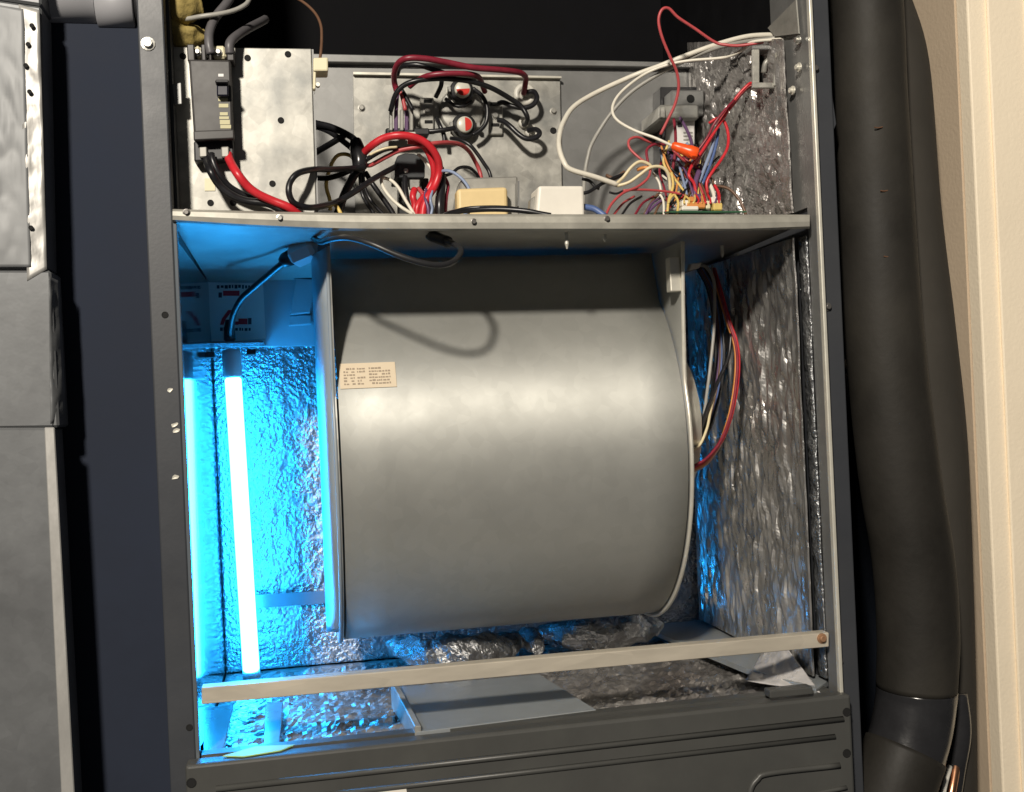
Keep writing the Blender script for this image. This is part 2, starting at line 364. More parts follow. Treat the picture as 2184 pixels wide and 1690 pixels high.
# right foil: insulation blanket with vertical wrinkles
sheet((0.592, 0.026, 0.012), (0.588, D-.012, 0.012), (0.590, D-.012, 0.454), (0.592, 0.026, 0.452), 120, 130, 0.0036, 55, M_foilv, 'foil_right', cab, (-1, 0, 0), 9.7, 1.3, 0.24, ridge=1.3, flat=True)
sheet((0.5995, 0.012, 0.012), (0.5995, 0.030, 0.012), (0.5995, 0.030, 0.452), (0.5995, 0.012, 0.452), 5, 90, 0.004, 90, M_foil, 'foil_edge', cab, (-1, 0, 0), 4.2, 1, .8)
# upper right foil (dusty, brownish)
sheet((0.594, 0.030, 0.478), (0.590, DU-.004, 0.478), (0.590, DU-.004, 0.735), (0.594, 0.034, 0.655), 70, 70, 0.0055, 48, M_foild, 'foil_right_upper', cab, (-1, 0, 0), 21.3, 1.2, 0.6, ridge=0.8, flat=True)

# ---- floor of the blower compartment
sheet((0.0, 0.004, -0.012), (0.600, 0.004, -0.012), (0.600, D, -0.008), (0.0, D, -0.008), 130, 70, 0.0045, 55, M_foild, 'foil_floor', cab, (0, 0, 1), 14.0, 0.7, 1.4, ridge=0.9, flat=True)
def floorplate(name, pts, z, mt, t=0.002, parent=cab, bev=0.0005):
    P = [atz(px, py, z) for px, py in pts]
    return obj(name, prism(P, (0, 0, -t), bev), mt, parent)
floorplate('floor_plate', [(846, 1466), (1150, 1438), (1272, 1514), (888, 1562)], 0.006, M_pan, 0.010)
floorplate('floor_plate', [(1392, 1345), (1432, 1292), (1600, 1360), (1775, 1445), (1740, 1470), (1590, 1425)], 0.008, M_pan, 0.006)
# upright partition left of the plate, catching the blue light
A0 = atz(833, 1456, 0.018); A1 = atz(885, 1564, 0.005)
obj('floor_partition', hexa([A1+Vector((-.0, 0, -.012)), A1+Vector((.006, 0, -.012)), A1+Vector((.006, 0, .006)), A1+Vector((0, 0, .006)),
                             A0+Vector((-.0, 0, -.026)), A0+Vector((.006, 0, -.026)), A0+Vector((.006, 0, .002)), A0+Vector((0, 0, .002))], .0006, 1), M_galv, cab)
floorplate('floor_flange', [(432, 1510), (498, 1503), (474, 1610), (434, 1618)], 0.003, M_wallm, 0.004)
floorplate('floor_flange', [(566, 1500), (604, 1497), (596, 1590), (562, 1592)], 0.001, M_wallm, 0.004)
# sagging insulation folds lying under the blower
def fold(p, r, seed, n=14, squash=.75):
    bmf = tube([atz(a_, b_, z_) for a_, b_, z_ in p], r, n, 14, rfun=lambda t: .45+.6*math.sin(max(.04, min(.96, t))*math.pi))
    zb = min(v.co.z for v in bmf.verts)
    for v in bmf.verts:
        q = v.co*70+Vector((seed, 0, 0))
        v.co += Vector((noise.noise(q), noise.noise(q+Vector((7, 0, 0))), noise.noise(q+Vector((0, 7, 0)))))*r*.28
    return obj('insulation_fold', bmf, M_foil, cab, False)
fold([(842, 1378, .02), (900, 1392, .02), (980, 1396, .02), (1060, 1384, .02), (1105, 1362, .022)], .020, 2.0)
fold([(1100, 1372, .02), (1130, 1362, .022), (1150, 1386, .02)], .013, 8.0)
fold([(1150, 1352, .02), (1240, 1350, .022), (1340, 1345, .02), (1400, 1334, .02)], .020, 5.0)
# crumpled film in the right corner
P = [atz(1590, 1452, .004), atz(1750, 1478, .004)]
sheet(P[0], P[1], Vector((0.588, 0.10, 0.040)), atz(1625, 1392, .012), 24, 14, 0.004, 60, M_plas, 'plastic_film', cab, (0, -.5, .8), 2.2, thick=.0006)

# ================================================================== LOWER ACCESS PANEL
YD = -0.022
ap = thing('lower_access_panel', 'grey painted lower access panel with pressed horizontal ribs below the blower opening', 'access panel', at(1100, 1690, YD))
ptl, ptr = at(394, 1634, YD), at(1815, 1482, YD)
pbl, pbr = ptl+Vector((0.0, 0, -0.34)), ptr+Vector((0.0, 0, -0.34))
bk = Vector((0, 0.0195, 0))
obj('face_sheet', hexa([pbl, pbr, ptr, ptl, pbl+bk, pbr+bk, ptr+bk, ptl+bk], 0.003, 3), M_panel, ap)
def along(t, dz, dy=0.0): return ptl.lerp(ptr, t)+Vector((0, dy, dz))
def rib(t0, t1, dz, h=0.0035, dp=0.0022, dz1=None):
    dz1 = dz if dz1 is None else dz1
    a, b = along(t0, dz), along(t1, dz1); n = Vector((0, -dp, 0)); u = Vector((0, 0, h))
    bmr = bmesh.new()
    pr = [(-u, 0), (-u*.55, .8), (Vector((0, 0, 0)), 1), (u*.55, .8), (u, 0)]
    A = [bmr.verts.new(a+q+n*k) for q, k in pr]; B = [bmr.verts.new(b+q+n*k) for q, k in pr]
    for i in range(4): bmr.faces.new((A[i], B[i], B[i+1], A[i+1]))
    bmr.faces.new(A); bmr.faces.new(B[::-1]); bmr.faces.new((A[0], A[4], B[4], B[0]))
    return obj('pressed_rib', bmr, M_panel, ap, True)
rib(0.04, 0.985, -0.0225, 0.0030, 0.0026); rib(0.06, 0.97, -0.0385, 0.0028, 0.0022)
# rounded pressed frame at the right end (handle recess)
pts = [along(.975, -.066, -.0005), along(.86, -.0655, -.0005), along(.838, -.070, -.0005), along(.826, -.080, -.0005), along(.822, -.10, -.0005), along(.822, -.15, -.0005)]
obj('pressed_rib', tube(pts, .0028, 8, 6), M_panel, ap, True)
pts = [along(.985, -.088, -.0005), along(.90, -.092, -.0005), along(.872, -.100, -.0005), along(.862, -.13, -.0005)]
obj('pressed_rib', tube(pts, .0022, 8, 6), M_panel, ap, True)
for px, py in ((1806, 1519), (1806, 1607), (408, 1670)):
    hole(at(px, py, YD-.0003), ap, .0042)
p = at(1672, 1478, YD+.006)
obj('latch_tab', bx(p.x-.016, p.x+.028, YD+.002, YD+.016, p.z-.003, p.z+.004, .001), M_panel, ap)
lb = quadbox([(700, 1712), (868, 1694), (866, 1678), (704, 1692)], YD-.0006, .0004)
st = obj('sticker', lb, M_wpl); tag(st, 'white sticker with a rounded corner on the grey lower access panel', 'sticker')
# panel top turned-in flange
obj('top_flange', hexa([ptl+Vector((.012, .0205, -.002)), ptr+Vector((-.012, .0205, -.002)), ptr+Vector((-.012, .0205, .0015)), ptl+Vector((.012, .0205, .0015)),
                        ptl+Vector((.012, .034, -.002)), ptr+Vector((-.012, .034, -.002)), ptr+Vector((-.012, .034, .0015)), ptl+Vector((.012, .034, .0015))]), M_panel, ap)
gs = obj('paper_strip', prism([atz(475, 1612, .005), atz(545, 1592, .005), atz(630, 1588, .005), atz(600, 1600, .005), atz(520, 1613, .005)], (0, 0, -.001)), M_green)
tag(gs, 'small yellow green strip lying behind the top edge of the lower access panel', 'strip')

# ================================================================== BLOWER
XL, XRr = 0.1335, 0.4850
YC, ZC, BY, AZ, BB = 0.235, 0.2445, 0.175, 0.1965, 0.052
bl = thing('blower_housing', 'large galvanised scroll blower housing hanging under the divider shelf', 'blower', (0.31, YC, ZC-AZ))
def ell(a, k=1.0): return (YC-(BY if math.cos(a) > 0 else BB)*k*math.cos(a), ZC+AZ*k*math.sin(a))
bm = bmesh.new(); NA = 64; rings = []
angs = [math.radians(-200 + 272*i/NA) for i in range(NA+1)]
xs = [XL+.002 + (XRr-XL-.004)*i/8 for i in range(9)]
for a in angs:
    y, z = ell(a)
    if math.degrees(a) > 52:      # wrap leaves the ellipse and runs back to the throat
        y0, z0 = ell(math.radians(52)); t = (math.degrees(a)-52)/20
        y, z = y0+0.020*t, z0+(0.4555-z0)*t
    rings.append([bm.verts.new((x, y, z)) for x in xs])
for i in range(NA):
    for j in range(8): bm.faces.new((rings[i][j], rings[i][j+1], rings[i+1][j+1], rings[i+1][j]))
wrap = obj('wrap_sheet', bm, M_blow, bl, True)
sm = wrap.modifiers.new('thickness', 'SOLIDIFY'); sm.thickness = .0012; sm.offset = -1
def side(x0, x1, name):
    P = []
    for i in range(40):
        a = math.radians(-215 + (235)*i/39); y, z = ell(a, 1.014); P.append(Vector((x0, y, z)))
    P += [Vector((x0, 0.0665, 0.345)), Vector((x0, 0.0630, 0.400)), Vector((x0, 0.056, 0.4555)), Vector((x0, 0.28, 0.4555))]
    return obj(name, prism(P, (x1-x0, 0, 0)), M_blow, bl)
def siderim(x, r, name):
    P = [Vector((x, *ell(math.radians(-200+220*i/30), 1.014))) for i in range(31)] + [Vector((x, 0.0665, 0.345)), Vector((x, 0.0630, 0.400)), Vector((x, 0.056, 0.4545))]
    return obj(name, tube(P, r, 8, 2), M_edge if x > .3 else M_flang, bl, True)
s1 = side(XL-.0022, XL, 'side_plate'); s2 = side(XRr, XRr+.0018, 'side_plate')
siderim(XL-.0030, .0018, 'rolled_rim'); siderim(XRr+.001, .0022, 'rolled_rim')
# flared inlet flange left of the side plate
bm = bmesh.new(); A_ = []
prof = [(*ell(math.radians(-62+82*i/24), 1.010),) for i in range(25)] + [(0.0665, 0.345), (0.0630, 0.400), (0.056, 0.4545)]
for y, z in prof:
    k = 1 if z > .1 else max(.25, (z-.06)/.04)
    A_.append([bm.verts.new((XL-.0042, y+.004, z)), bm.verts.new((XL-.0105, y+.029*k, z)), bm.verts.new((XL-.017, y+.055*k, z))])
for i in range(len(A_)-1):
    for j in range(2): bm.faces.new((A_[i][j], A_[i+1][j], A_[i+1][j+1], A_[i][j+1]))
fl = obj('inlet_flange', bm, M_flang, bl, True)
sm = fl.modifiers.new('thickness', 'SOLIDIFY'); sm.thickness = .001; sm.offset = 0
# hinge bracket on the right plate near the shelf
obj('mount_tab', bx(XRr-.012, XRr-.0005, 0.062, 0.075, 0.405, 0.440, .001), M_edge, bl)
# wrap stays plain at the low right
# motor behind the right plate
mo = obj('motor', lathe((XRr+.002, 0.178, 0.268), (1, 0, 0), [(0, .094), (.004, .094), (.008, .084), (.026, .080), (.034, .062), (.036, .02)], 36), M_edge, bl, True)
obj('mount_arm', bx(XRr+.002, XRr+.012, 0.085, 0.11, 0.22, 0.30, .002), M_galv, mo)
# maker's label on the wrap
def onwrap(px, py, off=0.0006):
    """picture point -> first hit on the wrap ellipse"""
    d = (FW*FPX + RT*(px-1092) - UP*(py-845)).normalized(); t = 0.9
    for _ in range(4000):
        p = CAM+d*t
        if ((p.y-YC)/(BY+off))**2+((p.z-ZC)/(AZ+off))**2 < 1: return p
        t += .0002
    return CAM+d*1.15
def wrap_patch(x0, x1, z0, z1, off, mt, name, parent=None, shear=0.0, n=6):
    bm = bmesh.new(); r = []
    for j in range(n+1):
        z = z0+(z1-z0)*j/n
        y = YC-(BY+off)*math.sqrt(1-((z-ZC)/(AZ+off))**2)
        r.append([bm.verts.new((x0, y, z)), bm.verts.new((x1, y, z))])
    for j in range(n): bm.faces.new((r[j][0], r[j][1], r[j+1][1], r[j+1][0]))
    ret = bmesh.ops.extrude_face_region(bm, geom=list(bm.faces))
    bmesh.ops.translate(bm, verts=[v for v in ret['geom'] if isinstance(v, bmesh.types.BMVert)], vec=(0, .0006, 0))
    return obj(name, bm, mt, parent)
q0 = onwrap(726, 830); q1 = onwrap(842, 772)
lab = wrap_patch(q0.x, q1.x, q0.z, q1.z, .0008, M_label, 'rating_label'); tag(lab, 'small tan paper rating label stuck on the galvanised blower housing', 'label')
lw, lh = q1.x-q0.x, q1.z-q0.z
rl = random.Random(3)
for i in range(6):        # tiny printed rows, illegible in the photograph
    zz = q0.z+lh*(.15+.12*i)
    for u0, u1 in ((.07, .27), (.31, .45), (.52, .90 if i < 5 else .74)):
        u = u0
        while u < u1-.02:
            wd = rl.uniform(.018, .06); h = rl.uniform(.045, .07)
            if rl.random() < .86: wrap_patch(q0.x+lw*u, q0.x+lw*min(u+wd, u1), zz, zz+lh*h, .0012, M_inkb, 'print_mark', lab, n=1)
            u += wd+rl.uniform(.008, .02)

# ================================================================== UV LAMP
YU = 0.272
uv = thing('uv_lamp', 'glowing ultraviolet tube lamp standing upright left of the blower, hung from its mounting plate', 'lamp', at(535, 1440, YU))
YP = 0.331
mp_ = quadbox([(392, 742), (702, 738), (696, 580), (384, 585)], YP, .002, .0006, 1)
plate = obj('mounting_plate', mp_, M_plate, uv)
obj('plate_flange', hexa([at(392, 742, YP-.001)+Vector((0, -.075, 0)), at(566, 739, YP-.001)+Vector((0, -.075, 0)), at(566, 739, YP-.001)+Vector((0, -.075, .002)), at(392, 742, YP-.001)+Vector((0, -.075, .002)),
      at(392, 742, YP-.001), at(566, 739, YP-.001), at(566, 739, YP-.001)+Vector((0, 0, .002)), at(392, 742, YP-.001)+Vector((0, 0, .002))]), M_wallm, plate)
t0, t1 = at(497, 806, YU), at(536, 1432, YU)
ax = (t1-t0).normalized()
RT_ = 0.0092
obj('tube', lathe(t0, ax, [(0, RT_*.8), (.002, RT_), ((t1-t0).length-.002, RT_), ((t1-t0).length, RT_*.8)], 20), M_uv, uv, True)
sk = obj('socket', lathe(t0-ax*.032, ax, [(0, .0085), (.003, .0105), (.028, .0105), (.031, .0092), (.0318, .0088)], 20), M_sock, uv, True)
obj('end_cap', lathe(t1+ax*.0003, ax, [(0, .0098), (.008, .0098), (.010, .008)], 20), M_sock, uv, True)
for px, py in ((448, 756), (536, 750)): obj('clip', quadbox([(px-10, py+8), (px+10, py+7), (px+10, py-6), (px-10, py-5)], YP-.081, .005, .0008, 1), M_bk, plate)
# warning label on plate
wl = obj('warning_label', quadbox([(452, 732), (567, 722), (561, 605), (439, 602)], YP-.0012, .0008), M_lwht); tag(wl, 'white warning label with red and black print behind the ultraviolet lamp cable', 'label')
def ink(k, x0, y0, x1, y1, mt, Y=YP-.0020, par=wl):
    a, b, s = CR[k]
    return obj('print', quadbox([(a+x0*s, b+y1*s), (a+x1*s, b+y1*s), (a+x1*s, b+y0*s), (a+x0*s, b+y0*s)], Y, .0005), mt, par)
rl = random.Random(5)
u = 500
while u < 790:
    wd = rl.uniform(12, 30); ink('c4', u, 680+rl.uniform(-3, 3), u+wd, 708+rl.uniform(-4, 4), M_ink); u += wd+rl.uniform(5, 12)
ink('c4', 555, 730, 700, 775, M_inkr); ink('c4', 515, 745, 545, 790, M_ink)
ink('c4', 690, 975, 770, 1025, M_inkr); ink('c4', 775, 970, 805, 1025, M_ink); ink('c4', 660, 1000, 690, 1030, M_inkr)
a_, b_, s_ = CR['c4']
tri = [(600, 900), (640, 900), (575, 985), (560, 1030), (528, 1030), (545, 975)]
obj('print', prism([at(a_+x*s_, b_+y*s_, YP-.0020) for x, y in tri], (0, .0005, 0)), M_inkr, wl)
u = 528
while u < 800:
    wd = rl.uniform(9, 26); ink('c4', u, 1055+rl.uniform(-4, 4), u+wd, 1085+rl.uniform(-4, 4), M_ink); u += wd+rl.uniform(6, 16)
# power lead and plug of the lamp
wire('c4', [(620, 1150, .262), (625, 1060, .25), (650, 930, .23), (720, 800, .21), (830, 700, .19), (960, 590, .16), (1080, 490, .13), (1160, 435, .125)], .0036, M_bk, 'black lead curving across the warning label to the lamp plug', name='lamp_cable')
b0 = cat_('c4', 615, 1160, .262)
cn = obj('lead_boot', lathe(b0+Vector((0, 0, .022)), (0, 0, -1), [(0, .0042), (.01, .0060), (.022, .0066), (.024, .005)], 14), M_bk, uv, True)
pl = thing('lamp_plug', 'pale plug joining the lamp lead to its cord under the divider shelf', 'plug', cat_('c4', 1200, 450, .125))
pA, pB = cat_('c4', 1170, 430, .125), cat_('c4', 1300, 370, .115)
dv = (pB-pA).normalized()
obj('plug_body', lathe(pA, dv, [(0, .009), (.004, .013), (.026, .0135), (.030, .010)], 8), M_sock, pl)
obj('plug_boot', lathe(pA-dv*.0145, dv, [(0, .005), (.004, .0075), (.0140, .0085)], 10), M_bk, pl, True)
obj('clip', hexa([cat_('c4', 1380, 420, .10), cat_('c4', 1500, 400, .10), cat_('c4', 1490, 200, .10), cat_('c4', 1400, 240, .10)]+[cat_('c4', 1380, 420, .10)+Vector((0, .004, 0)), cat_('c4', 1500, 400, .10)+Vector((0, .004, 0)), cat_('c4', 1490, 200, .10)+Vector((0, .004, 0)), cat_('c4', 1400, 240, .10)+Vector((0, .004, 0))], .001, 1), M_wallm, pl)
# small junction box on plate
jb = thing('junction_box', 'small flat rectangular box with dark slots on the lamp mounting plate', 'box', cat_('c4', 1260, 1030, YP))
obj('box_body', quadbox([(618, 672), (662, 668), (678, 592), (630, 590)], YP-.014, .0125, .0015), M_plate, jb)
obj('box_slot', quadbox([(626, 594), (680, 597), (680, 590), (626, 587)], YP-.016, .004), M_bk, jb)
obj('box_base', quadbox([(615, 696), (664, 692), (664, 672), (617, 674)], YP-.010, .0085, .0012), M_plate, jb)
# lamp cord across under the shelf: throws the looped shadow on the blower
cord = wire('c9', [(-60, 40, .10), (0, 85, .05), (70, 68, .0), (160, 62, -.025), (280, 95, -.04), (420, 155, -.045), (560, 200, -.045), (660, 212, -.04), (730, 190, -.03), (768, 140, -.01), (740, 100, .01), (660, 70, .04), (590, 55, .07)], .0028, M_bk, 'black lamp cord looping below the divider shelf in front of the blower', name='lamp_cable')
bb = cat_('c9', 700, 85, .03); be = cat_('c9', 610, 52, .055)
obj('cord_boot', tube([bb, bb.lerp(be, .5), be], .0055, 10, 3), M_bk, cord, True)

# ================================================================== BREAKER PLATE + BREAKER
YB = 0.045
bp = thing('breaker_plate', 'mottled galvanised mounting plate carrying the circuit breaker in the upper compartment', 'plate', at(520, 455, YB))
obj('plate_sheet', quadbox([(376, 470), (675, 462), (664, 104), (368, 100)], YB, .002, .0008, 2), M_galv, bp)
obj('plate_return', hexa([at(664, 104, YB)+Vector((0.0003, .002, 0)), at(675, 462, YB)+Vector((.0003, .002, 0)), at(675, 462, YB)+Vector((.002, .002, 0)), at(664, 104, YB)+Vector((.002, .002, 0)),
      at(664, 104, YB)+Vector((0.0003, .06, 0)), at(675, 462, YB)+Vector((.0003, .06, 0)), at(675, 462, YB)+Vector((.002, .06, 0)), at(664, 104, YB)+Vector((.002, .06, 0))]), M_gdark, bp)
obj('side_channel', hexa([at(350, 470, .03), at(378, 470, .075), at(378, 100, .075), at(346, 100, .03), at(350, 470, .034)+Vector((0, 0, 0)), at(378, 470, .079), at(378, 100, .079), at(346, 100, .034)]), M_gdark, bp)
for px, py in ((390, 120), (528, 124), (614, 116), (599, 257), (581, 392), (449, 433), (497, 433)): hole(at(px, py, YB-.0002), bp, .0030)
obj('cable_tab', quadbox([(372, 224), (388, 222), (386, 176), (366, 180)], YB-.02, .003, .0005, 1), M_gdark, bp)
br = thing('circuit_breaker', 'black two-pole circuit breaker with a worn pale rating strip on the galvanised plate', 'circuit breaker', at(455, 340, YB-.03))
obj('breaker_body', quadbox([(414, 300), (498, 296), (492, 128), (402, 126)], YB-.024, .0235, .002), M_brk, br)
obj('breaker_lower', quadbox([(414, 345), (500, 340), (497, 297), (413, 301)], YB-.016, .0155, .0015), M_bk, br)
obj('breaker_lip', quadbox([(413, 300), (500, 296), (499, 276), (412, 279)], YB-.029, .006, .0012), M_brk, br)
for x0, x1 in ((400, 416), (430, 440), (446, 452), (484, 500)):
    obj('terminal_barrier', quadbox([(x0, 130), (x1, 130), (x1-2, 94), (x0-2, 94)], YB-.022, .020, .001, 1), M_brk, br)
for x0, x1 in ((416, 430), (452, 483)):
    obj('terminal_lug', quadbox([(x0, 124), (x1, 124), (x1-3, 97), (x0-1, 97)], YB-.014, .012, .002, 1), M_crpl, br)
    screw(at((x0+x1)/2-2, 112, YB-.015), br, .0035, M_screw)
for x0 in (433, 480): obj('terminal_lug', quadbox([(x0-8, 336), (x0+9, 335), (x0+8, 312), (x0-9, 313)], YB-.020, .004, .001, 1), M_lam, br)
def c8q(x0, y0, x1, y1): a, b, s = CR['c8']; return [(a+x0*s, b+y1*s), (a+x1*s, b+y1*s), (a+x1*s, b+y0*s), (a+x0*s, b+y0*s)]
tg = obj('toggle', quadbox(c8q(410, 430, 520, 580), YB-.032, .009, .0012, 1), mat('toggle_navy', (0.010, 0.010, 0.022), .3), br)
obj('toggle_grip', quadbox(c8q(395, 425, 525, 455), YB-.037, .012, .001, 1), M_bk, tg)
obj('print', quadbox(c8q(425, 372, 475, 398), YB-.0244, .0006), M_lwht, br)
for y0, y1, x0, x1 in ((600, 630, 425, 515), (655, 690, 430, 520), (735, 765, 440, 515), (775, 800, 435, 525), (808, 850, 440, 535), (855, 888, 445, 545)):
    obj('print', quadbox(c8q(x0, y0, x1, y1), YB-.0244, .0006), M_inky, br)
wire('c8', [(310, 1130, .080), (318, 1200, .076), (355, 1300, .062), (440, 1430, .066), (560, 1525, .068), (700, 1578, .070), (900, 1602, .07), (1040, 1680, .07), (1120, 1740, .075)], .0036, M_wbk, 'thick black wire sweeping down from the left breaker terminal beside the red one', name='wire')
wire('c8', [(360, 1130, .075), (375, 1200, .072), (425, 1310, .072), (520, 1430, .076), (640, 1505, .079), (740, 1545, .080), (880, 1590, .08)], .0030, M_wbk, 'black wire between the thick black and red breaker wires', name='wire')
wire('c8', [(515, 1130, .080), (535, 1195, .076), (600, 1310, .060), (700, 1435, .062), (800, 1510, .064), (940, 1575, .066), (1080, 1632, .066), (1200, 1720, .072)], .0040, M_wrd, 'thick red wire sweeping down from the right breaker terminal', name='wire')
tg2 = obj('paper_tag', quadbox(c8q(296, 1360, 395, 1478), YB-.0008, .0006), M_crpl); tag(tg2, 'small cream paper tag on the plate beneath the breaker wires', 'tag')
wc = thing('plug_connector', 'small cream plug connector clipped on the right edge of the breaker plate', 'connector', at(684, 190, YB-.01))
obj('housing', quadbox([(668, 152), (700, 152), (700, 122), (668, 123)], YB-.012, .022, .0015), M_crpl, wc)
obj('latch', quadbox([(667, 190), (673, 190), (674, 152), (668, 152)], YB-.010, .008, .0006, 1), M_crpl, wc)
obj('pin', lathe(at(678, 180, YB-.010), (0, 1, 0), [(0, .002), (.006, .002)], 8), M_edge, wc)
wire('c1', [(1440, 470, .085), (1450, 400, .09), (1456, 300, .10), (1450, 200, .11), (1410, 110, .12), (1330, 30, .13), (1230, -30, .14)], .0014, M_wbr, 'thin brown wire rising from the cream plug connector')
wire('c1', [(600, 420, .075), (585, 340, .075), (590, 240, .08), (640, 130, .09), (720, 30, .10), (780, -60, .11)], .0042, M_wdg, 'dark grey supply wire rising steeply from the breaker top')
wire('c1', [(745, 420, .075), (745, 340, .075), (790, 285, .085), (880, 225, .11), (985, 170, .15), (1020, 150, .17)], .0042, M_wdg, 'dark grey supply wire slanting right from the breaker top')
wire('c1', [(380, 150, .09), (440, 145, .085), (530, 128, .08), (660, 110, .08), (780, 82, .085), (870, 35, .09), (905, -20, .10)], .0022, M_wgy, 'bare grey ground wire crossing over the breaker supply wires')
# yellow foam at top left
fm = thing('pipe_grommet', 'lumpy yellow foam around the supply conduit in the top left corner', 'foam', at(385, 95, .06))
def lump(c, pts, r, name, seed):
    bmf = tube(pts, r, 18, 10, rfun=lambda t: .72+.5*math.sin(max(.08, min(.92, t))*math.pi))
    for v in bmf.verts:
        v.co += Vector((noise.noise(v.co*90+Vector((seed, 0, 0))), noise.noise(v.co*90+Vector((0, seed, 0))), noise.noise(v.co*90+Vector((0, 0, seed)))))*.0045
    return obj(name, bmf, M_foamy, fm, True)
lump(None, [at(352, -20, .06), at(350, 30, .055), at(368, 62, .05), at(400, 75, .05), at(432, 78, .06)], .0105, 'foam_bead', 1.0)
lump(None, [at(352, -10, .05), at(385, 12, .045), at(420, 10, .05)], .0150, 'foam_bead', 5.0)

# ================================================================== HEATER BULKHEAD AND PLATE
YH = DU
bh = quadbox([(560, 470), (1515, 470), (1512, 140), (560, 118)], YH, .002)
hb = obj('heater_bulkhead', bh, M_gdark, cab)
obj('bulkhead_flange', hexa([at(560, 136, YH-.0005)+Vector((0, -.010, 0)), at(1512, 150, YH-.0005)+Vector((0, -.010, 0)), at(1512, 140, YH-.0005)+Vector((0, -.010, 0)), at(560, 118, YH-.0005)+Vector((0, -.010, 0)),
      at(560, 136, YH-.0005), at(1512, 150, YH-.0005), at(1512, 140, YH-.0005), at(560, 118, YH-.0005)], .0008, 1), M_gdark, hb)
hole(at(1408, 262, YH-.0002), hb, .003)
YQ = YH-.006
hp = thing('heater_plate', 'galvanised heater element plate with ceramic terminals on the rear bulkhead', 'plate', at(975, 455, YQ))
obj('plate_sheet', quadbox([(758, 470), (1200, 470), (1195, 168), (753, 160)], YQ, .003, .0008, 2), M_galv, hp)
obj('plate_flange', hexa([at(753, 162, YQ-.0003)+Vector((0, -.006, 0)), at(1195, 170, YQ-.0003)+Vector((0, -.006, 0)), at(1195, 166, YQ-.0003)+Vector((0, -.006, 0)), at(753, 157, YQ-.0003)+Vector((0, -.006, 0)),
      at(753, 162, YQ-.0003), at(1195, 170, YQ-.0003), at(1195, 166, YQ-.0003), at(753, 157, YQ-.0003)]), M_edge, hp)
for px, py in ((771, 231), (1180, 238)): screw(at(px, py, YQ), hp, .0045, M_lam)
hole(at(1180, 279, YQ-.0002), hp, .004)
def c5q(x0, y0, x1, y1): a, b, s = CR['c5']; return [(a+x0*s, b+y1*s), (a+x1*s, b+y1*s), (a+x1*s, b+y0*s), (a+x0*s, b+y0*s)]
for q, sp in ((c5q(590, 505, 750, 890), (678, 665)), (c5q(1372, 600, 1535, 925), (1445, 710))):
    b_o = obj('terminal_bracket', quadbox(q, YQ-.006, .0055, .0012, 1), M_galv, hp)
    screw(cat_('c5', sp[0], sp[1], YQ-.006), b_o, .0056, M_screw if sp[0] > 1000 else M_lam)
for x, y in ((680, 545), (690, 780), (1440, 575), (1450, 815)):
    obj('slot', quadbox(c5q(x-45, y-18, x+45, y+18), YQ-.0066, .002), M_hole, hp)
# central round boss plate
obj('boss_plate', lathe(cat_('c5', 1060, 660, YQ-.0002), (0, -1, 0), [(0, .027), (.004, .026), (.005, .024)], 32), M_galv, hp, True)
def limit_switch(x, y, label, ang, fac):
    c = cat_('c5', x, y, YQ-.004)
    t = thing('limit_switch', label, 'limit switch', c, 'thermal limit switches')
    obj('base_ring', lathe(c, (0, -1, 0), [(0, .0145), (.009, .0145), (.011, .0130), (.0125, .0102)], 24), M_bk, t)
    obj('disc', lathe(c+Vector((0, -.0125, 0)), (0, -1, 0), [(0, .0098), (.004, .0094), (.0052, .0075)], 24), M_limw, t, True)
    n = 20; cc = c+Vector((0, -.0180, 0))
    pts = [cc+Vector((math.cos(ang+math.pi*i/n)*.0078, 0, math.sin(ang+math.pi*i/n)*.0078)) for i in range(n+1)]
    obj('red_print', prism(pts, (0, .0010, 0)), M_limr, t)
    for s in (-1, 1):
        obj('tab', bx(c.x+s*.0160-.002, c.x+s*.0160+.002, c.y-.016, c.y-.004, c.z-.003, c.z+.003, .0005, 1), M_screw, t)
    return t
limit_switch(1055, 455, 'upper round black limit switch, red on the lower half of its disc', math.pi*1.02, 0)
limit_switch(1080, 850, 'lower round black limit switch, red on the right half of its disc', -math.pi*.5, 0)
# ceramic bushings
def bushing(x, y, r, label):
    c = cat_('c5', x, y, YQ)
    t = tag(obj('ceramic_bushing', lathe(c, (0, -1, 0), [(0, r), (.005, r), (.007, r*.86), (.0072, r*.62), (.003, r*.55)], 28), M_cer, None, True), label, 'bushing')
    obj('stud', lathe(c+Vector((0, -.003, 0)), (0, -1, 0), [(0, r*.3), (.009, r*.3), (.010, r*.2)], 12), M_lam, t)
bushing(1775, 480, .0135, 'round pale ceramic bushing with wire leads at the upper right of the heater plate')
bushing(1765, 800, .0065, 'small ceramic bushing on the heater plate just above the hooked black wire')
bushing(1850, 900, .0080, 'ceramic bushing ringed by the hooked black wire on the heater plate')
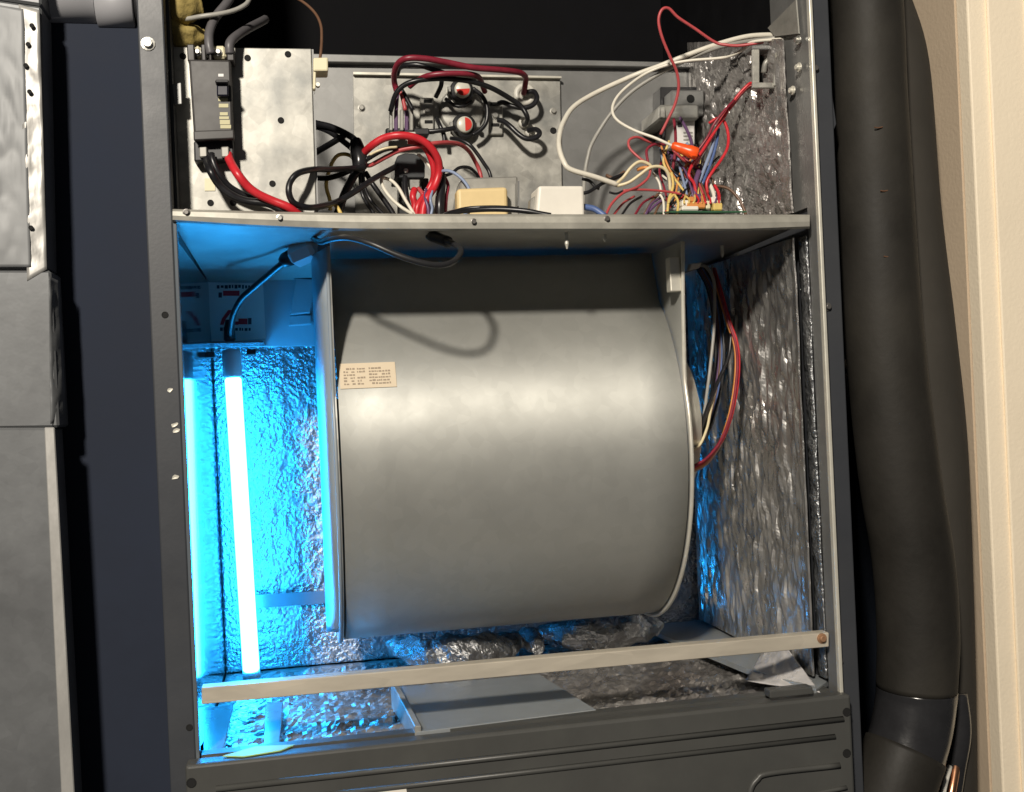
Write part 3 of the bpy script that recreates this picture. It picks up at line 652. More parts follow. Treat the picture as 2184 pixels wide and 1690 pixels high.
# crimp terminal cluster
tc = thing('crimp_terminals', 'cluster of crimped spade terminals left of the limit switches', 'terminals', cat_('c5', 360, 890, .24))
for i, (x, mt_) in enumerate(((260, M_screw), (320, M_wpu), (385, M_lam), (440, M_wpu), (495, M_lam))):
    obj('spade', quadbox(c5q(x-22, 640, x+22, 880), .245+.004*(i % 2), .004, .001, 1), mt_, tc)
obj('terminal_base', quadbox(c5q(200, 850, 700, 930), .25, .02, .0015, 1), M_bk, tc)
for x in (290, 505): obj('spade', quadbox(c5q(x-40, 893, x+40, 935), .236, .006, .001, 1), M_cer, tc)
H5 = .235
wire('c5', [(325, 430, .245), (300, 330, .24), (300, 220, .225), (345, 115, .21), (450, 58, .20), (650, 62, .20), (900, 105, .205), (1200, 165, .21), (1500, 190, .22), (1710, 218, .235), (1790, 270, .25), (1785, 380, .262), (1770, 460, .272)], .0034, M_wdr, 'dark red wire arching highest over the limit switches to the ceramic bushing')
wire('c5', [(470, 380, .24), (560, 310, .23), (690, 255, .215), (900, 232, .21), (1150, 238, .215), (1260, 275, .23), (1300, 360, .25), (1330, 440, .262)], .0032, M_wdr, 'dark red wire running low over the upper limit switch')
wire('c5', [(330, 240, .245), (360, 165, .235), (450, 138, .225), (580, 135, .22), (720, 180, .22), (880, 235, .225), (1000, 300, .24)], .0030, M_wbk, 'short black wire arching beneath the highest dark red wire')
wire('c5', [(255, 660, .24), (310, 480, .23), (400, 372, .225), (560, 312, .22), (800, 290, .22), (1000, 300, .22), (1200, 330, .225), (1400, 395, .235), (1600, 505, .25), (1740, 605, .255), (1810, 720, .255), (1800, 790, .265), (1770, 815, .272)], .0030, M_wbk, 'long black wire running over the upper limit switch down to the small bushing')
wire('c5', [(770, 500, .26), (800, 440, .255), (830, 370, .25), (840, 290, .245)], .0028, M_wbk, 'short black wire standing left of the upper limit switch')
wire('c5', [(370, 400, .24), (430, 500, .24), (510, 650, .24)], .0026, M_wbk, 'short black wire dropping to the right end of the crimped terminals')
wire('c5', [(340, 400, .243), (330, 520, .243), (320, 650, .243)], .0022, M_wpu, 'purple wire dropping to the left crimped terminals')
wire('c5', [(360, 400, .240), (395, 520, .240), (425, 650, .240)], .0024, M_wpk, 'pinkish wire dropping to the middle crimped terminals')
wire('c5', [(1190, 400, .262), (1300, 490, .262), (1355, 620, .262), (1345, 780, .262), (1270, 880, .262), (1190, 930, .262)], .0026, M_wbk, 'black wire bowed round the right of both limit switches')
wire('c5', [(1480, 575, .268), (1540, 560, .264), (1650, 605, .260), (1780, 622, .258), (1880, 585, .258), (1922, 510, .26), (1890, 440, .266), (1820, 440, .270)], .0030, M_wbk, 'black wire hooking up round the ceramic bushing')
wire('c5', [(1480, 760, .268), (1540, 775, .264), (1620, 835, .258), (1710, 920, .255), (1800, 972, .253), (1900, 965, .253), (1952, 912, .255), (1910, 868, .26), (1820, 880, .268)], .0031, M_wbk, 'hooked black wire curling at the lower right of the heater plate')
wire('c5', [(560, 890, .262), (700, 890, .258), (850, 875, .256), (990, 850, .258)], .0028, M_wbk, 'black wire running level to the lower limit switch')
wire('c5', [(780, 740, .27), (820, 830, .262), (860, 920, .262), (870, 1010, .262)], .0026, M_wbk, 'short black wire left of the lower limit switch')
wire('c5', [(880, 520, .268), (980, 590, .262), (1080, 600, .26), (1180, 550, .264)], .0022, M_wbk, 'thin black wire looped below the upper limit switch')

# ================================================================== LEFT WIRE BUNDLE
tp = obj('tape_wrap', tube([cat_('c6', 770, 330, .155), cat_('c6', 790, 430, .15), cat_('c6', 815, 560, .145), cat_('c6', 800, 690, .145)], .0070, 14, 5, rfun=lambda t: .85+.35*math.sin(t*3.1)), M_vtape, None, True)
tag(tp, 'black electrical tape wrapped round the knot of black wires beside the breaker plate', 'tape')
wire('c6', [(270, 120, .20), (340, 135, .19), (480, 170, .18), (640, 240, .17), (760, 320, .16), (820, 440, .15)], .0036, M_wbk, 'upper thick black wire from behind the breaker plate into the taped knot')
wire('c6', [(270, 165, .205), (360, 180, .195), (480, 230, .185), (620, 330, .172), (740, 430, .16), (810, 520, .15)], .0032, M_wbk, 'lower thick black wire from behind the breaker plate into the taped knot')
wire('c6', [(280, 480, .20), (350, 440, .19), (470, 370, .18), (570, 310, .175), (640, 270, .175)], .0034, M_wbk, 'short black wire slanting up from behind the breaker plate')
wire('c6', [(880, 620, .14), (700, 645, .13), (480, 655, .085), (300, 655, .045), (120, 695, .022), (30, 790, .018), (8, 900, .016), (40, 1005, .018), (110, 1060, .022), (250, 1090, .03), (420, 1065, .06), (560, 1020, .10), (700, 945, .11), (830, 860, .12), (960, 770, .13), (1080, 700, .14), (1190, 640, .155), (1260, 600, .19)], .0030, M_wbk, 'black cable looped in front of the breaker plate edge', name='cable')
wire('c6', [(270, 745, .19), (350, 752, .175), (470, 750, .16), (620, 705, .15), (750, 640, .145), (850, 560, .143)], .0030, M_wbk, 'black wire bowed beneath the cable loop by the plate edge')
wire('c6', [(820, 620, .15), (730, 760, .145), (660, 900, .14), (610, 1030, .135), (570, 1160, .13)], .0045, M_wbk, 'thick black wire dropping from the taped knot to the shelf')
wire('c6', [(820, 700, .155), (825, 820, .155), (850, 950, .15), (910, 1060, .15), (980, 1160, .15)], .0020, M_wbk, 'thin black wire bowing down from the knot, the left of a pair')
wire('c6', [(850, 700, .16), (870, 850, .16), (930, 990, .155), (1010, 1090, .155), (1090, 1170, .155)], .0019, M_wbk, 'thin black wire bowing down from the knot, the right of a pair')
wire('c6', [(880, 690, .165), (960, 820, .16), (1060, 960, .16), (1160, 1100, .16), (1200, 1170, .16)], .0028, M_wbk, 'black wire running straight down left of the white wire loop')
wire('c6', [(1090, 745, .15), (1060, 780, .145), (1095, 880, .14), (1180, 990, .135), (1290, 1085, .13), (1420, 1165, .13)], .0018, M_wwh, 'white wire forming the left side of the pointed loop by the black sequencer')
wire('c6', [(1085, 748, .152), (1180, 785, .15), (1260, 870, .145), (1330, 995, .14), (1400, 1110, .135), (1440, 1180, .13)], .0018, M_wwh, 'white wire forming the right side of the pointed loop by the black sequencer')
wire('c6', [(760, 540, .175), (700, 495, .18), (630, 480, .185), (560, 500, .185), (505, 570, .185), (465, 680, .185), (438, 780, .185), (440, 880, .185), (475, 1000, .185), (480, 1120, .185)], .0021, M_wye, 'yellow wire arched behind the black cable loop')
wire('c6', [(500, 1040, .10), (545, 1070, .095), (580, 1120, .09), (610, 1180, .09)], .0020, M_wye, 'short yellow wire end poking out at the shelf lip')
wire('c6', [(830, 500, .15), (890, 440, .14), (970, 370, .13), (1090, 300, .125), (1240, 268, .12), (1400, 280, .12), (1540, 335, .122), (1645, 435, .125), (1710, 560, .13), (1715, 700, .135), (1665, 850, .135), (1590, 970, .13), (1545, 1080, .13), (1530, 1190, .13)], .0040, M_wrd, 'thickest red wire arching over the black sequencer')
wire('c6', [(1360, 330, .135), (1470, 345, .135), (1560, 410, .135), (1630, 540, .138), (1660, 680, .14), (1640, 800, .145), (1570, 930, .145), (1480, 1060, .14), (1460, 1180, .14)], .0034, M_wrd, 'red wire running just inside the thickest red arch')
wire('c6', [(820, 590, .148), (920, 610, .15), (1010, 570, .145), (1120, 510, .14), (1280, 435, .135), (1480, 395, .13), (1640, 362, .13), (1800, 350, .14), (1950, 370, .16), (2050, 440, .18), (2120, 550, .20), (2180, 680, .205), (2215, 860, .20)], .0024, M_wpk, 'thinner pinkish red wire running right past the lower limit switch')
wire('c6', [(1850, 300, .23), (1960, 320, .22), (2060, 370, .215), (2140, 460, .215), (2230, 590, .215), (2290, 690, .215), (2330, 860, .21)], .0022, M_wbk, 'thin black wire slanting down right beside the pinkish red wire')
wire('c6', [(870, 560, .145), (960, 500, .14), (1080, 435, .135), (1200, 410, .135), (1260, 420, .14)], .0026, M_wbk, 'black wire tucked beneath the thickest red arch')
wire('c6', [(930, 490, .133), (1010, 450, .13), (1120, 412, .128), (1240, 400, .13)], .0013, M_wcr, 'thin cream wire lying along the black wire under the red arch')
wire('c6', [(1720, 640, .15), (1745, 760, .148), (1735, 900, .145), (1725, 1050, .14), (1725, 1190, .14)], .0050, M_wbk, 'thick black wire dropping right of the red arch to the shelf')
wire('c6', [(1700, 690, .14), (1780, 670, .13), (1880, 690, .125), (1985, 770, .12), (2060, 880, .115), (2085, 1000, .11), (2060, 1110, .105), (2000, 1180, .10)], .0017, M_wlb, 'pale blue wire bowing out in front of the transformer')
wire('c6', [(1770, 730, .16), (1860, 700, .165), (1950, 635, .17), (2060, 635, .18), (2140, 700, .19), (2180, 770, .195)], .0018, M_wbk, 'thin black wire humped above the transformer')
wire('c6', [(1780, 740, .155), (1820, 840, .155), (1800, 980, .15), (1790, 1180, .15)], .0019, M_wdr, 'dark red wire hanging left of the transformer')
wire('c6', [(1330, 740, .17), (1330, 850, .165), (1350, 1000, .16), (1390, 1170, .16)], .0034, M_wbk, 'black wire leaving the left underside of the sequencer')
wire('c6', [(1440, 880, .155), (1420, 960, .15), (1440, 1060, .15), (1430, 1180, .15)], .0036, M_wrd, 'short red wire leaving the bottom of the sequencer')
wire('c6', [(1480, 870, .158), (1530, 940, .152), (1510, 1050, .15), (1500, 1180, .15)], .0024, M_wpk, 'short pinkish wire leaving the bottom right of the sequencer')
wire('c6', [(1570, 880, .14), (1560, 980, .128), (1590, 1080, .125), (1600, 1190, .125)], .0017, M_wpu, 'thin purple wire crossing the foot of the red arch')
wire('c6', [(1640, 900, .13), (1620, 1000, .125), (1640, 1100, .125), (1620, 1190, .125)], .0015, M_wlb, 'thin pale blue wire beside the foot of the red arch')
wire('c6', [(1480, 480, .16), (1560, 560, .155), (1630, 650, .152), (1680, 780, .15)], .0018, M_wwh, 'thin white wire between the sequencer and the red arch')
# sequencer
def c6q(x0, y0, x1, y1): a, b, s = CR['c6']; return [(a+x0*s, b+y1*s), (a+x1*s, b+y1*s), (a+x1*s, b+y0*s), (a+x0*s, b+y0*s)]
sq = thing('sequencer', 'black round-topped heat sequencer under the red wire arch', 'sequencer', cat_('c6', 1390, 1100, .19))
a6, b6, s6 = CR['c6']
pts = [(1215, 750), (1555, 750), (1560, 600), (1520, 520), (1440, 475), (1330, 468), (1245, 500), (1212, 580)]
obj('sequencer_body', prism([at(a6+x*s6, b6+y*s6, .168) for x, y in pts], (0, .05, 0), .001), mat('sequencer_plastic', (0.028, 0.032, 0.036), .4), sq)
obj('rivet', lathe(cat_('c6', 1340, 672, .168), (0, -1, 0), [(0, .0028), (.002, .0024), (.0025, .001)], 10), M_screw, sq)
obj('spade', quadbox(c6q(1380, 755, 1500, 880), .172, .006, .001, 1), M_screw, sq)
obj('sequencer_foot', quadbox(c6q(1260, 752, 1360, 1180), .19, .02, .001, 1), M_bk, sq)
obj('sequencer_foot', quadbox(c6q(1520, 752, 1600, 1180), .19, .02, .001, 1), M_bk, sq)
# transformer
tr = thing('transformer', 'laminated transformer with a tan taped coil on the divider shelf', 'transformer', at(1040, 460, .12))
obj('core', quadbox([(968, 470), (1108, 470), (1104, 376), (985, 380)], .125, .035, .0015, 1), M_lam, tr)
obj('coil', quadbox([(976, 468), (1085, 466), (1083, 398), (974, 402)], .105, .019, .0040, 3), M_bob, tr)
obj('bracket', quadbox([(1104, 440), (1108, 440), (1108, 386), (1104, 386)], .110, .014), M_gdark, tr)
wr = thing('relay', 'white boxy plastic relay on the divider shelf right of the transformer', 'relay', at(1195, 465, .06))
obj('relay_body', quadbox([(1142, 468), (1248, 466), (1246, 396), (1148, 396)], .045, .034, .0030, 3), M_wpl, wr)
obj('relay_flange', quadbox([(1128, 469), (1141, 469), (1142, 418), (1132, 424)], .055, .012, .0008, 1), M_lam, wr)
wire('c2', [(1240, 1435, .06), (1320, 1412, .045), (1500, 1392, .03), (1700, 1388, .02), (1900, 1402, .012), (2040, 1428, .008), (2110, 1440, .006)], .0026, M_wbk, 'black wire lying along the shelf lip before the transformer')
wire('c2', [(1280, 1420, .05), (1400, 1385, .035), (1560, 1372, .028), (1760, 1376, .02), (1960, 1412, .015)], .0018, M_wbk, 'thinner black wire lying just above its twin along the shelf lip')

# ================================================================== RIGHT CONTROL WIRING
wire('c3', [(1890, 262, .03), (1800, 256, .05), (1650, 252, .08), (1500, 266, .105), (1300, 320, .13), (1100, 392, .15), (900, 470, .165), (700, 545, .18), (450, 660, .18), (290, 760, .165), (215, 870, .145), (185, 970, .125), (185, 1060, .11), (215, 1150, .10), (265, 1208, .098), (440, 1262, .10), (600, 1318, .105)], .0028, M_wwh, 'thick pale cable sweeping from the right wall in the widest arc', name='cable')
wire('c3', [(1890, 270, .032), (1760, 280, .05), (1560, 300, .075), (1500, 350, .085), (1420, 392, .095), (1330, 415, .105), (1120, 432, .12), (960, 462, .13), (800, 525, .14), (660, 625, .14), (585, 710, .135), (563, 790, .13), (600, 860, .125), (720, 930, .115), (870, 985, .105), (1000, 1045, .10)], .0016, M_wwh, 'thin white wire bending back to the orange wire nut')
wire('c3', [(1720, 275, .06), (1500, 300, .10), (1300, 345, .13), (1100, 425, .155), (900, 525, .175), (700, 655, .19), (560, 800, .20), (470, 930, .205), (410, 1040, .205), (388, 1120, .205), (372, 1200, .205), (362, 1300, .20), (352, 1540, .19)], .0022, M_wgy, 'grey cable dropping straight down between the two white arcs', name='cable')
wire('c3', [(1640, 300, .07), (1480, 325, .08), (1380, 322, .085), (1290, 300, .09), (1150, 205, .09), (1030, 125, .09), (965, 62, .09), (915, 72, .09), (892, 150, .092), (918, 270, .095), (980, 420, .10), (1020, 510, .105), (1035, 620, .11), (1010, 740, .115), (960, 850, .12), (905, 960, .125)], .0016, M_wpk, 'red wire rising in a tall narrow loop above the white cables')
wire('c3', [(1570, 590, .10), (1530, 605, .105), (1450, 690, .11), (1380, 800, .115), (1290, 940, .115), (1200, 1080, .11), (1130, 1180, .105), (1108, 1250, .10), (1145, 1310, .10), (1160, 1400, .10)], .0017, M_wrd, 'red wire running from the latch bracket past the wire nut')
wire('c3', [(1560, 605, .11), (1500, 650, .115), (1420, 750, .12), (1340, 850, .12), (1260, 1000, .118), (1190, 1110, .115), (1150, 1180, .115)], .0017, M_wpk, 'pinkish red wire twisted along the red one from the bracket')
wire('c3', [(1430, 715, .11), (1360, 790, .108), (1290, 880, .11), (1240, 980, .115), (1160, 1090, .12)], .0015, M_wdr, 'dark red wire beside the twisted pair from the bracket')
wire('c3', [(1250, 880, .13), (1310, 845, .125), (1360, 870, .12), (1388, 960, .115), (1380, 1060, .11), (1330, 1150, .108), (1275, 1225, .105), (1235, 1300, .105), (1240, 1380, .105)], .0017, M_wrd, 'red wire bowed out to the right of the control board')
wire('c3', [(900, 1040, .12), (820, 1010, .115), (740, 978, .11), (682, 1000, .108), (688, 1060, .105), (760, 1130, .10), (825, 1180, .098), (822, 1260, .095), (745, 1330, .09), (640, 1375, .085), (560, 1450, .08), (512, 1540, .075)], .0014, M_wpk, 'pinkish wire curling down left to the shelf lip')
wire('c3', [(940, 1030, .115), (860, 1030, .112), (808, 1070, .11), (815, 1150, .105), (835, 1220, .103)], .0015, M_wdr, 'dark red wire bending down left of the orange wire nut')
wire('c3', [(640, 1358, .09), (760, 1352, .092), (920, 1362, .095), (1050, 1385, .098), (1110, 1420, .10)], .0013, M_wpk, 'pinkish wire running level to the board connectors')
wire('c3', [(590, 1310, .105), (640, 1265, .10), (700, 1190, .098), (760, 1152, .097), (825, 1172, .097), (840, 1205, .098)], .0017, M_wcr, 'cream wire humped where the thick pale cable ends')
wire('c3', [(600, 1325, .104), (680, 1300, .10), (760, 1245, .097), (830, 1195, .095), (900, 1188, .095), (945, 1215, .096), (968, 1270, .098), (975, 1360, .10)], .0017, M_wcr, 'cream wire arching over to the control board')
wire('c3', [(740, 1210, .105), (790, 1195, .10), (830, 1200, .098)], .0019, M_wor, 'short orange wire inside the cream wire hump')
wire('c3', [(985, 1230, .105), (995, 1330, .10), (965, 1420, .095), (955, 1520, .09)], .0014, M_wye, 'yellow wire dropping to the shelf at the left of the board')
wire('c3', [(985, 1370, .10), (1025, 1420, .095), (1030, 1480, .09), (1015, 1560, .085)], .0014, M_wye, 'yellow wire dropping to the shelf nearest the board connectors')
wire('c3', [(1040, 1370, .10), (985, 1400, .096), (960, 1450, .092)], .0014, M_wye, 'short yellow wire crossing between the two dropping yellow wires')
wire('c3', [(890, 1370, .10), (925, 1430, .096), (930, 1540, .09)], .0013, M_wwh, 'thin white wire dropping left of the yellow wires')
wire('c3', [(850, 1230, .11), (895, 1300, .108), (912, 1380, .105)], .0013, M_wwh, 'thin white wire beneath the cream arch')
wire('c3', [(900, 1370, .11), (850, 1430, .105), (790, 1530, .10)], .0016, M_wbr, 'brown wire slanting down left to the shelf')
wire('c3', [(930, 1420, .10), (870, 1460, .098), (800, 1530, .095)], .0015, M_wpu, 'purple wire slanting down left to the shelf')
wire('c3', [(330, 1470, .06), (385, 1478, .055), (440, 1492, .05), (510, 1540, .045)], .0032, M_wbl, 'thick blue wire emerging right of the white relay')
wire('c3', [(340, 1380, .10), (400, 1365, .10), (470, 1320, .105), (560, 1275, .11), (650, 1240, .115)], .0019, M_wbk, 'black wire slanting up right behind the white relay')
wire('c3', [(350, 1275, .115), (400, 1290, .11), (440, 1330, .108), (470, 1345, .108)], .0017, M_wbk, 'short black wire crossing the slanted one behind the white relay')
wire('c3', [(520, 1250, .125), (580, 1272, .12), (650, 1225, .12)], .0020, M_wbr, 'brown wire under the thick pale cable end')
wire('c3', [(540, 1370, .10), (590, 1380, .10), (640, 1360, .10)], .0012, M_wbk, 'tiny black wire end below the thick pale cable')
wire('c3', [(1045, 840, .15), (1095, 930, .14), (1125, 1010, .13), (1130, 1060, .125)], .0018, M_wpu, 'purple wire falling across the white label of the contactor')
wire('c3', [(1000, 850, .15), (1012, 950, .14), (1010, 1080, .13), (990, 1220, .125), (985, 1290, .12)], .0017, M_wdr, 'dark red wire falling left of the contactor label')
wire('c3', [(960, 850, .15), (930, 930, .14), (940, 1060, .135), (950, 1180, .13)], .0015, M_wbk, 'black wire falling from the left of the contactor')
wire('c3', [(1290, 960, .125), (1270, 1060, .12), (1230, 1170, .115), (1180, 1300, .11)], .0019, M_wlb, 'pale blue wire in the loom under the wire nut')
wire('c3', [(1320, 920, .128), (1300, 1040, .122), (1260, 1170, .118), (1200, 1320, .112)], .0017, M_wbl, 'dark blue wire in the loom under the wire nut')
wire('c3', [(1240, 1000, .13), (1210, 1110, .125), (1190, 1220, .12), (1150, 1340, .115)], .0016, M_wgy, 'grey wire in the loom under the wire nut')
wire('c3', [(1180, 1220, .11), (1155, 1300, .105), (1150, 1400, .10), (1170, 1450, .10)], .0028, M_wpu, 'thick purple wire dropping into the board connectors')
wire('c3', [(1100, 1280, .115), (1075, 1340, .11), (1090, 1420, .105)], .0014, M_wlb, 'pale blue wire entering the left board connectors')
wire('c3', [(1255, 1310, .115), (1280, 1370, .108), (1300, 1450, .10)], .0022, M_wwh, 'white wire entering the right board connectors')
wire('c3', [(1290, 1320, .118), (1320, 1380, .112), (1325, 1460, .105)], .0018, M_wrd, 'red wire entering the right board connectors')
wire('c3', [(1220, 1320, .115), (1245, 1390, .11), (1240, 1460, .105)], .0020, M_wbk, 'black wire entering the board connectors')
wire('c3', [(1270, 1320, .12), (1390, 1345, .115), (1470, 1430, .11), (1515, 1530, .105)], .0016, M_wbr, 'dark brown wire arching right along the dusty foil')
wire('c3', [(1140, 1200, .125), (1190, 1180, .12), (1180, 1300, .118), (1110, 1330, .115)], .0013, M_wpu, 'thin purple wire curled beneath the orange wire nut')
cols = (('red', M_wpk), ('dark red', M_wdr), ('yellow', M_wye), ('white', M_wwh), ('purple', M_wpu), ('pale blue', M_wlb), ('black', M_wbk), ('orange', M_wor), ('brown', M_wbr))
rnd = random.Random(11)
for i in range(27):
    cn_, mt_ = cols[i % 9]
    x0 = rnd.uniform(900, 1330); y0 = rnd.uniform(1000, 1260); x3 = rnd.uniform(930, 1330)
    bow = (rnd.uniform(-95, -40), rnd.uniform(40, 95), rnd.uniform(-20, 20))[i//9]
    wire('c3', [(x0, y0, rnd.uniform(.125, .15)), (x0*.7+x3*.3+bow, y0*.65+1460*.35, rnd.uniform(.115, .135)), (x0*.3+x3*.7+bow*.5, y0*.3+1460*.7, rnd.uniform(.10, .12)), (x3, 1475, .095)], rnd.uniform(.0010, .0015), mt_,
         'fine %s wire %s in the tangle above the control board' % (cn_, 'bowed left' if bow < -30 else 'bowed right' if bow > 30 else 'hanging nearly straight'), group='fine wires above the control board', sides=7)
for i in range(6):
    x0 = 560+i*70+rnd.uniform(-20, 20)
    cn_, mt_ = (('red', M_wpk), ('black', M_wbk), ('dark red', M_wdr), ('purple', M_wpu), ('brown', M_wbr), ('bright red', M_wrd))[i]
    wire('c3', [(x0+150, 1400, .11), (x0+70, 1450, .10), (x0+rnd.uniform(-10, 30), 1540, .09)], .0013, mt_, 'short %s wire dipping behind the shelf lip left of the control board' % cn_, group='short wires behind the shelf lip', sides=7)
# wire nut
n0, n1 = cat_('c3', 985, 1035, .100), cat_('c3', 1170, 1100, .095)
nd = (n1-n0); nl = nd.length; nd.normalize()
nut = tag(obj('wire_nut', lathe(n0, nd, [(0, .0028), (nl*.08, .0045), (nl*.35, .0056), (nl*.62, .0062), (nl*.68, .0070), (nl*.95, .0068), (nl, .0055)], 14), M_nut, None, True), 'orange wire nut joining the thin white wire and red wires', 'wire nut')
for i in (-1, 1):
    c = n0+nd*nl*.8; u = nd.orthogonal().normalized()
    obj('wing', prism([c+u*i*.006-nd*.006, c+u*i*.010, c+u*i*.006+nd*.006], nd.cross(u)*.002), M_nut, nut)
# contactor (grey relay module on the bulkhead)
ct = thing('contactor', 'grey metal contactor module with a white label on the rear bulkhead', 'contactor', cat_('c3', 1080, 1010, .2))
def c3q(x0, y0, x1, y1): a, b, s = CR['c3']; return [(a+x0*s, b+y1*s), (a+x1*s, b+y1*s), (a+x1*s, b+y0*s), (a+x0*s, b+y0*s)]
obj('contactor_body', quadbox(c3q(900, 745, 1180, 850), .215, .07, .002, 1), M_galv, ct)
obj('contactor_back', quadbox(c3q(905, 620, 1215, 1190), .262, .027, .001, 1), M_bk, ct)
obj('bridge', quadbox(c3q(980, 640, 1220, 820), .235, .026, .002, 1), M_gdark, ct)
obj('label', quadbox(c3q(1010, 835, 1150, 1030), .228, .034, .001, 1), M_lwht, ct)
obj('print', quadbox(c3q(1030, 872, 1060, 905), .2272, .0006), M_ink, ct)
for y in (940, 965, 990): obj('print', quadbox(c3q(1070, y, 1135, y+10), .2272, .0006), M_wgy, ct)
hole(cat_('c3', 1120, 705, .2348), ct, .005)
obj('spade', quadbox(c3q(900, 760, 940, 840), .208, .005, .001, 1), M_screw, ct)
# control board with connectors
cb = thing('control_board', 'green control board with white, orange and yellow plugs on the divider shelf', 'circuit board', cat_('c3', 1180, 1510, .10))
pA = cat_('c3', 850, 1500, .125); pB = cat_('c3', 1370, 1500, .125)
obj('board', hexa([pA+Vector((0, -.055, -.012)), pB+Vector((0, -.055, -.012)), pB+Vector((0, -.055, -.0105)), pA+Vector((0, -.055, -.0105)), pA+Vector((0, .05, .004)), pB+Vector((0, .05, .004)), pB+Vector((0, .05, .0055)), pA+Vector((0, .05, .0055))]), mat('pcb_green', (0.03, 0.10, 0.05), .4), cb)
for x0, y0, x1, y1, mt_, dY in ((1060, 1425, 1110, 1470, M_wpl, .085), (1100, 1440, 1230, 1485, M_wor, .083), (1110, 1400, 1150, 1440, M_wor, .088), (1230, 1430, 1265, 1490, M_crpl, .085),
        (1285, 1445, 1350, 1500, M_wye, .082), (1300, 1425, 1340, 1450, M_crpl, .086), (1060, 1468, 1180, 1500, M_wpl, .080), (960, 1490, 1000, 1530, M_bk, .09), (1270, 1400, 1310, 1450, M_wpl, .09), (1160, 1380, 1200, 1430, M_wpu, .095), (1000, 1440, 1040, 1500, M_wgy, .095)):
    obj('plug', quadbox(c3q(x0, y0, x1, y1), dY, .014, .0012, 1), mt_, cb)
for i in range(9):
    x = 1075+i*31; h = random.uniform(18, 46)
    obj('pin_wire', tube([cat_('c3', x, 1450, .083), cat_('c3', x+random.uniform(-14, 14), 1425, .088), cat_('c3', x+random.uniform(-30, 20), 1425-h, .098)], .0012, 6, 3), random.choice((M_wwh, M_wor, M_wye, M_wrd, M_wpu)), cb, True)
# latch bracket at upper right
lbk = thing('latch_bracket', 'slotted silver latch bracket on the upper right cabinet wall', 'bracket', cat_('c3', 1680, 620, .06))
def bar3(pts, Y, t, mt_, name): return obj(name, quadbox([(CR['c3'][0]+x*CR['c3'][2], CR['c3'][1]+y*CR['c3'][2]) for x, y in pts], Y, t, .0008, 1), mt_, lbk)
bar3([(1565, 612), (1612, 612), (1612, 350), (1560, 350)], .06, .004, M_galv, 'bracket_leg')
bar3([(1715, 612), (1755, 612), (1785, 430), (1720, 400)], .055, .004, M_galv, 'bracket_leg')
bar3([(1560, 628), (1760, 628), (1750, 588), (1566, 586)], .0575, .004, M_galv, 'bracket_foot')
bar3([(1612, 590), (1712, 586), (1705, 340), (1605, 340)], .085, .006, M_hole, 'bracket_slot')
bar3([(1560, 352), (1770, 352), (1770, 320), (1560, 322)], .062, .02, M_gdark, 'bracket_top')
obj('latch_hook', tube([cat_('c3', 1640, 520, .07), cat_('c3', 1655, 450, .066), cat_('c3', 1690, 430, .066), cat_('c3', 1700, 500, .07)], .003, 8, 5), M_lam, lbk, True)
for x, y, mt_ in ((1750, 395, M_edge), (1890, 480, M_edge), (1885, 285, M_screw), (1845, 645, M_edge)):
    p = atx(CR['c3'][0]+x*CR['c3'][2], y*CR['c3'][2], 0.597)
    screw(p, cab, .0045, mt_, (-1, 0, 0))
cg = obj('cable_clamp', lathe(cat_('c3', 1835, 258, .04), (1, -.35, 0), [(0, .0045), (.006, .0055), (.012, .0075), (.014, .0075)], 14), M_crpl); tag(cg, 'cream cable clamp where the pale cables enter the right wall', 'clamp')
obj('side_gusset', prism([atx(1640, 60, .5985), atx(1700, 0, .5985), atx(1706, 72, .5985), atx(1655, 78, .5985)], (-.0015, 0, 0)), M_lam, cab)

# ================================================================== BLOWER MOTOR HARNESS
hs = [('dark red wire on the inner side of the motor harness', M_wdr, 0, .0016), ('bright red wire on the outer side of the motor harness', M_wrd, 6, .0016), ('orange wire in the middle of the motor harness', M_wor, -6, .0015), ('pale pinkish wire at the lower edge of the motor harness', mat('salmon_wire', (.62, .36, .28), .4), 3, .0015)]
for i, (l, mt_, dx, r) in enumerate(hs):
    j = i*.003
    wire('c7', [(375+dx*.3, 205, .17+j), (395+dx, 285, .16+j), (428+dx, 400, .15+j), (455+dx, 480, .14+j), (463+dx, 560, .13+j), (455+dx, 660, .12+j), (435+dx*.8, 760, .11+j), (402+dx*.6, 845+i*3, .10+j), (350, 912+i*7, .092+j), (296, 945+i*6, .09+j), (270, 955+i*6, .095+j)], r, mt_, l)
wire('c7', [(300, 195, .17), (345, 200, .165), (374, 250, .16), (378, 330, .16), (374, 450, .155), (362, 570, .15), (352, 650, .145), (335, 770, .13), (308, 860, .115), (285, 900, .11)], .0019, M_wgy, 'grey wire hanging nearest the blower side plate')
wire('c7', [(440, 450, .15), (428, 540, .145), (385, 640, .135), (350, 730, .12), (325, 810, .11), (295, 880, .10), (275, 900, .10)], .0022, M_wbk, 'black wire slanting down across the harness into the motor')
wire('c7', [(380, 660, .14), (362, 740, .125), (350, 800, .11), (325, 860, .10), (290, 890, .098)], .0015, M_wcr, 'cream wire slanting beside the black one into the motor')
for i in range(6):
    dx = -6*i; cn_, mt_ = (('black', M_wbk), ('dark blue', M_wbl), ('brown', M_wbr), ('purple', M_wpu), ('dark grey', M_wdg), ('matt black', M_bk))[i]
    wire('c7', [(340+dx, 200, .19+i*.004), (385+dx, 290, .185+i*.004), (408+dx, 430, .18+i*.004), (412+dx, 560, .17+i*.004), (392+dx, 700, .155+i*.004), (352+dx*.5, 820, .13+i*.004), (300, 890+i*5, .11)], .0019, mt_,
         '%s wire behind the coloured strands of the motor harness' % cn_, group='dark wires of the motor harness')
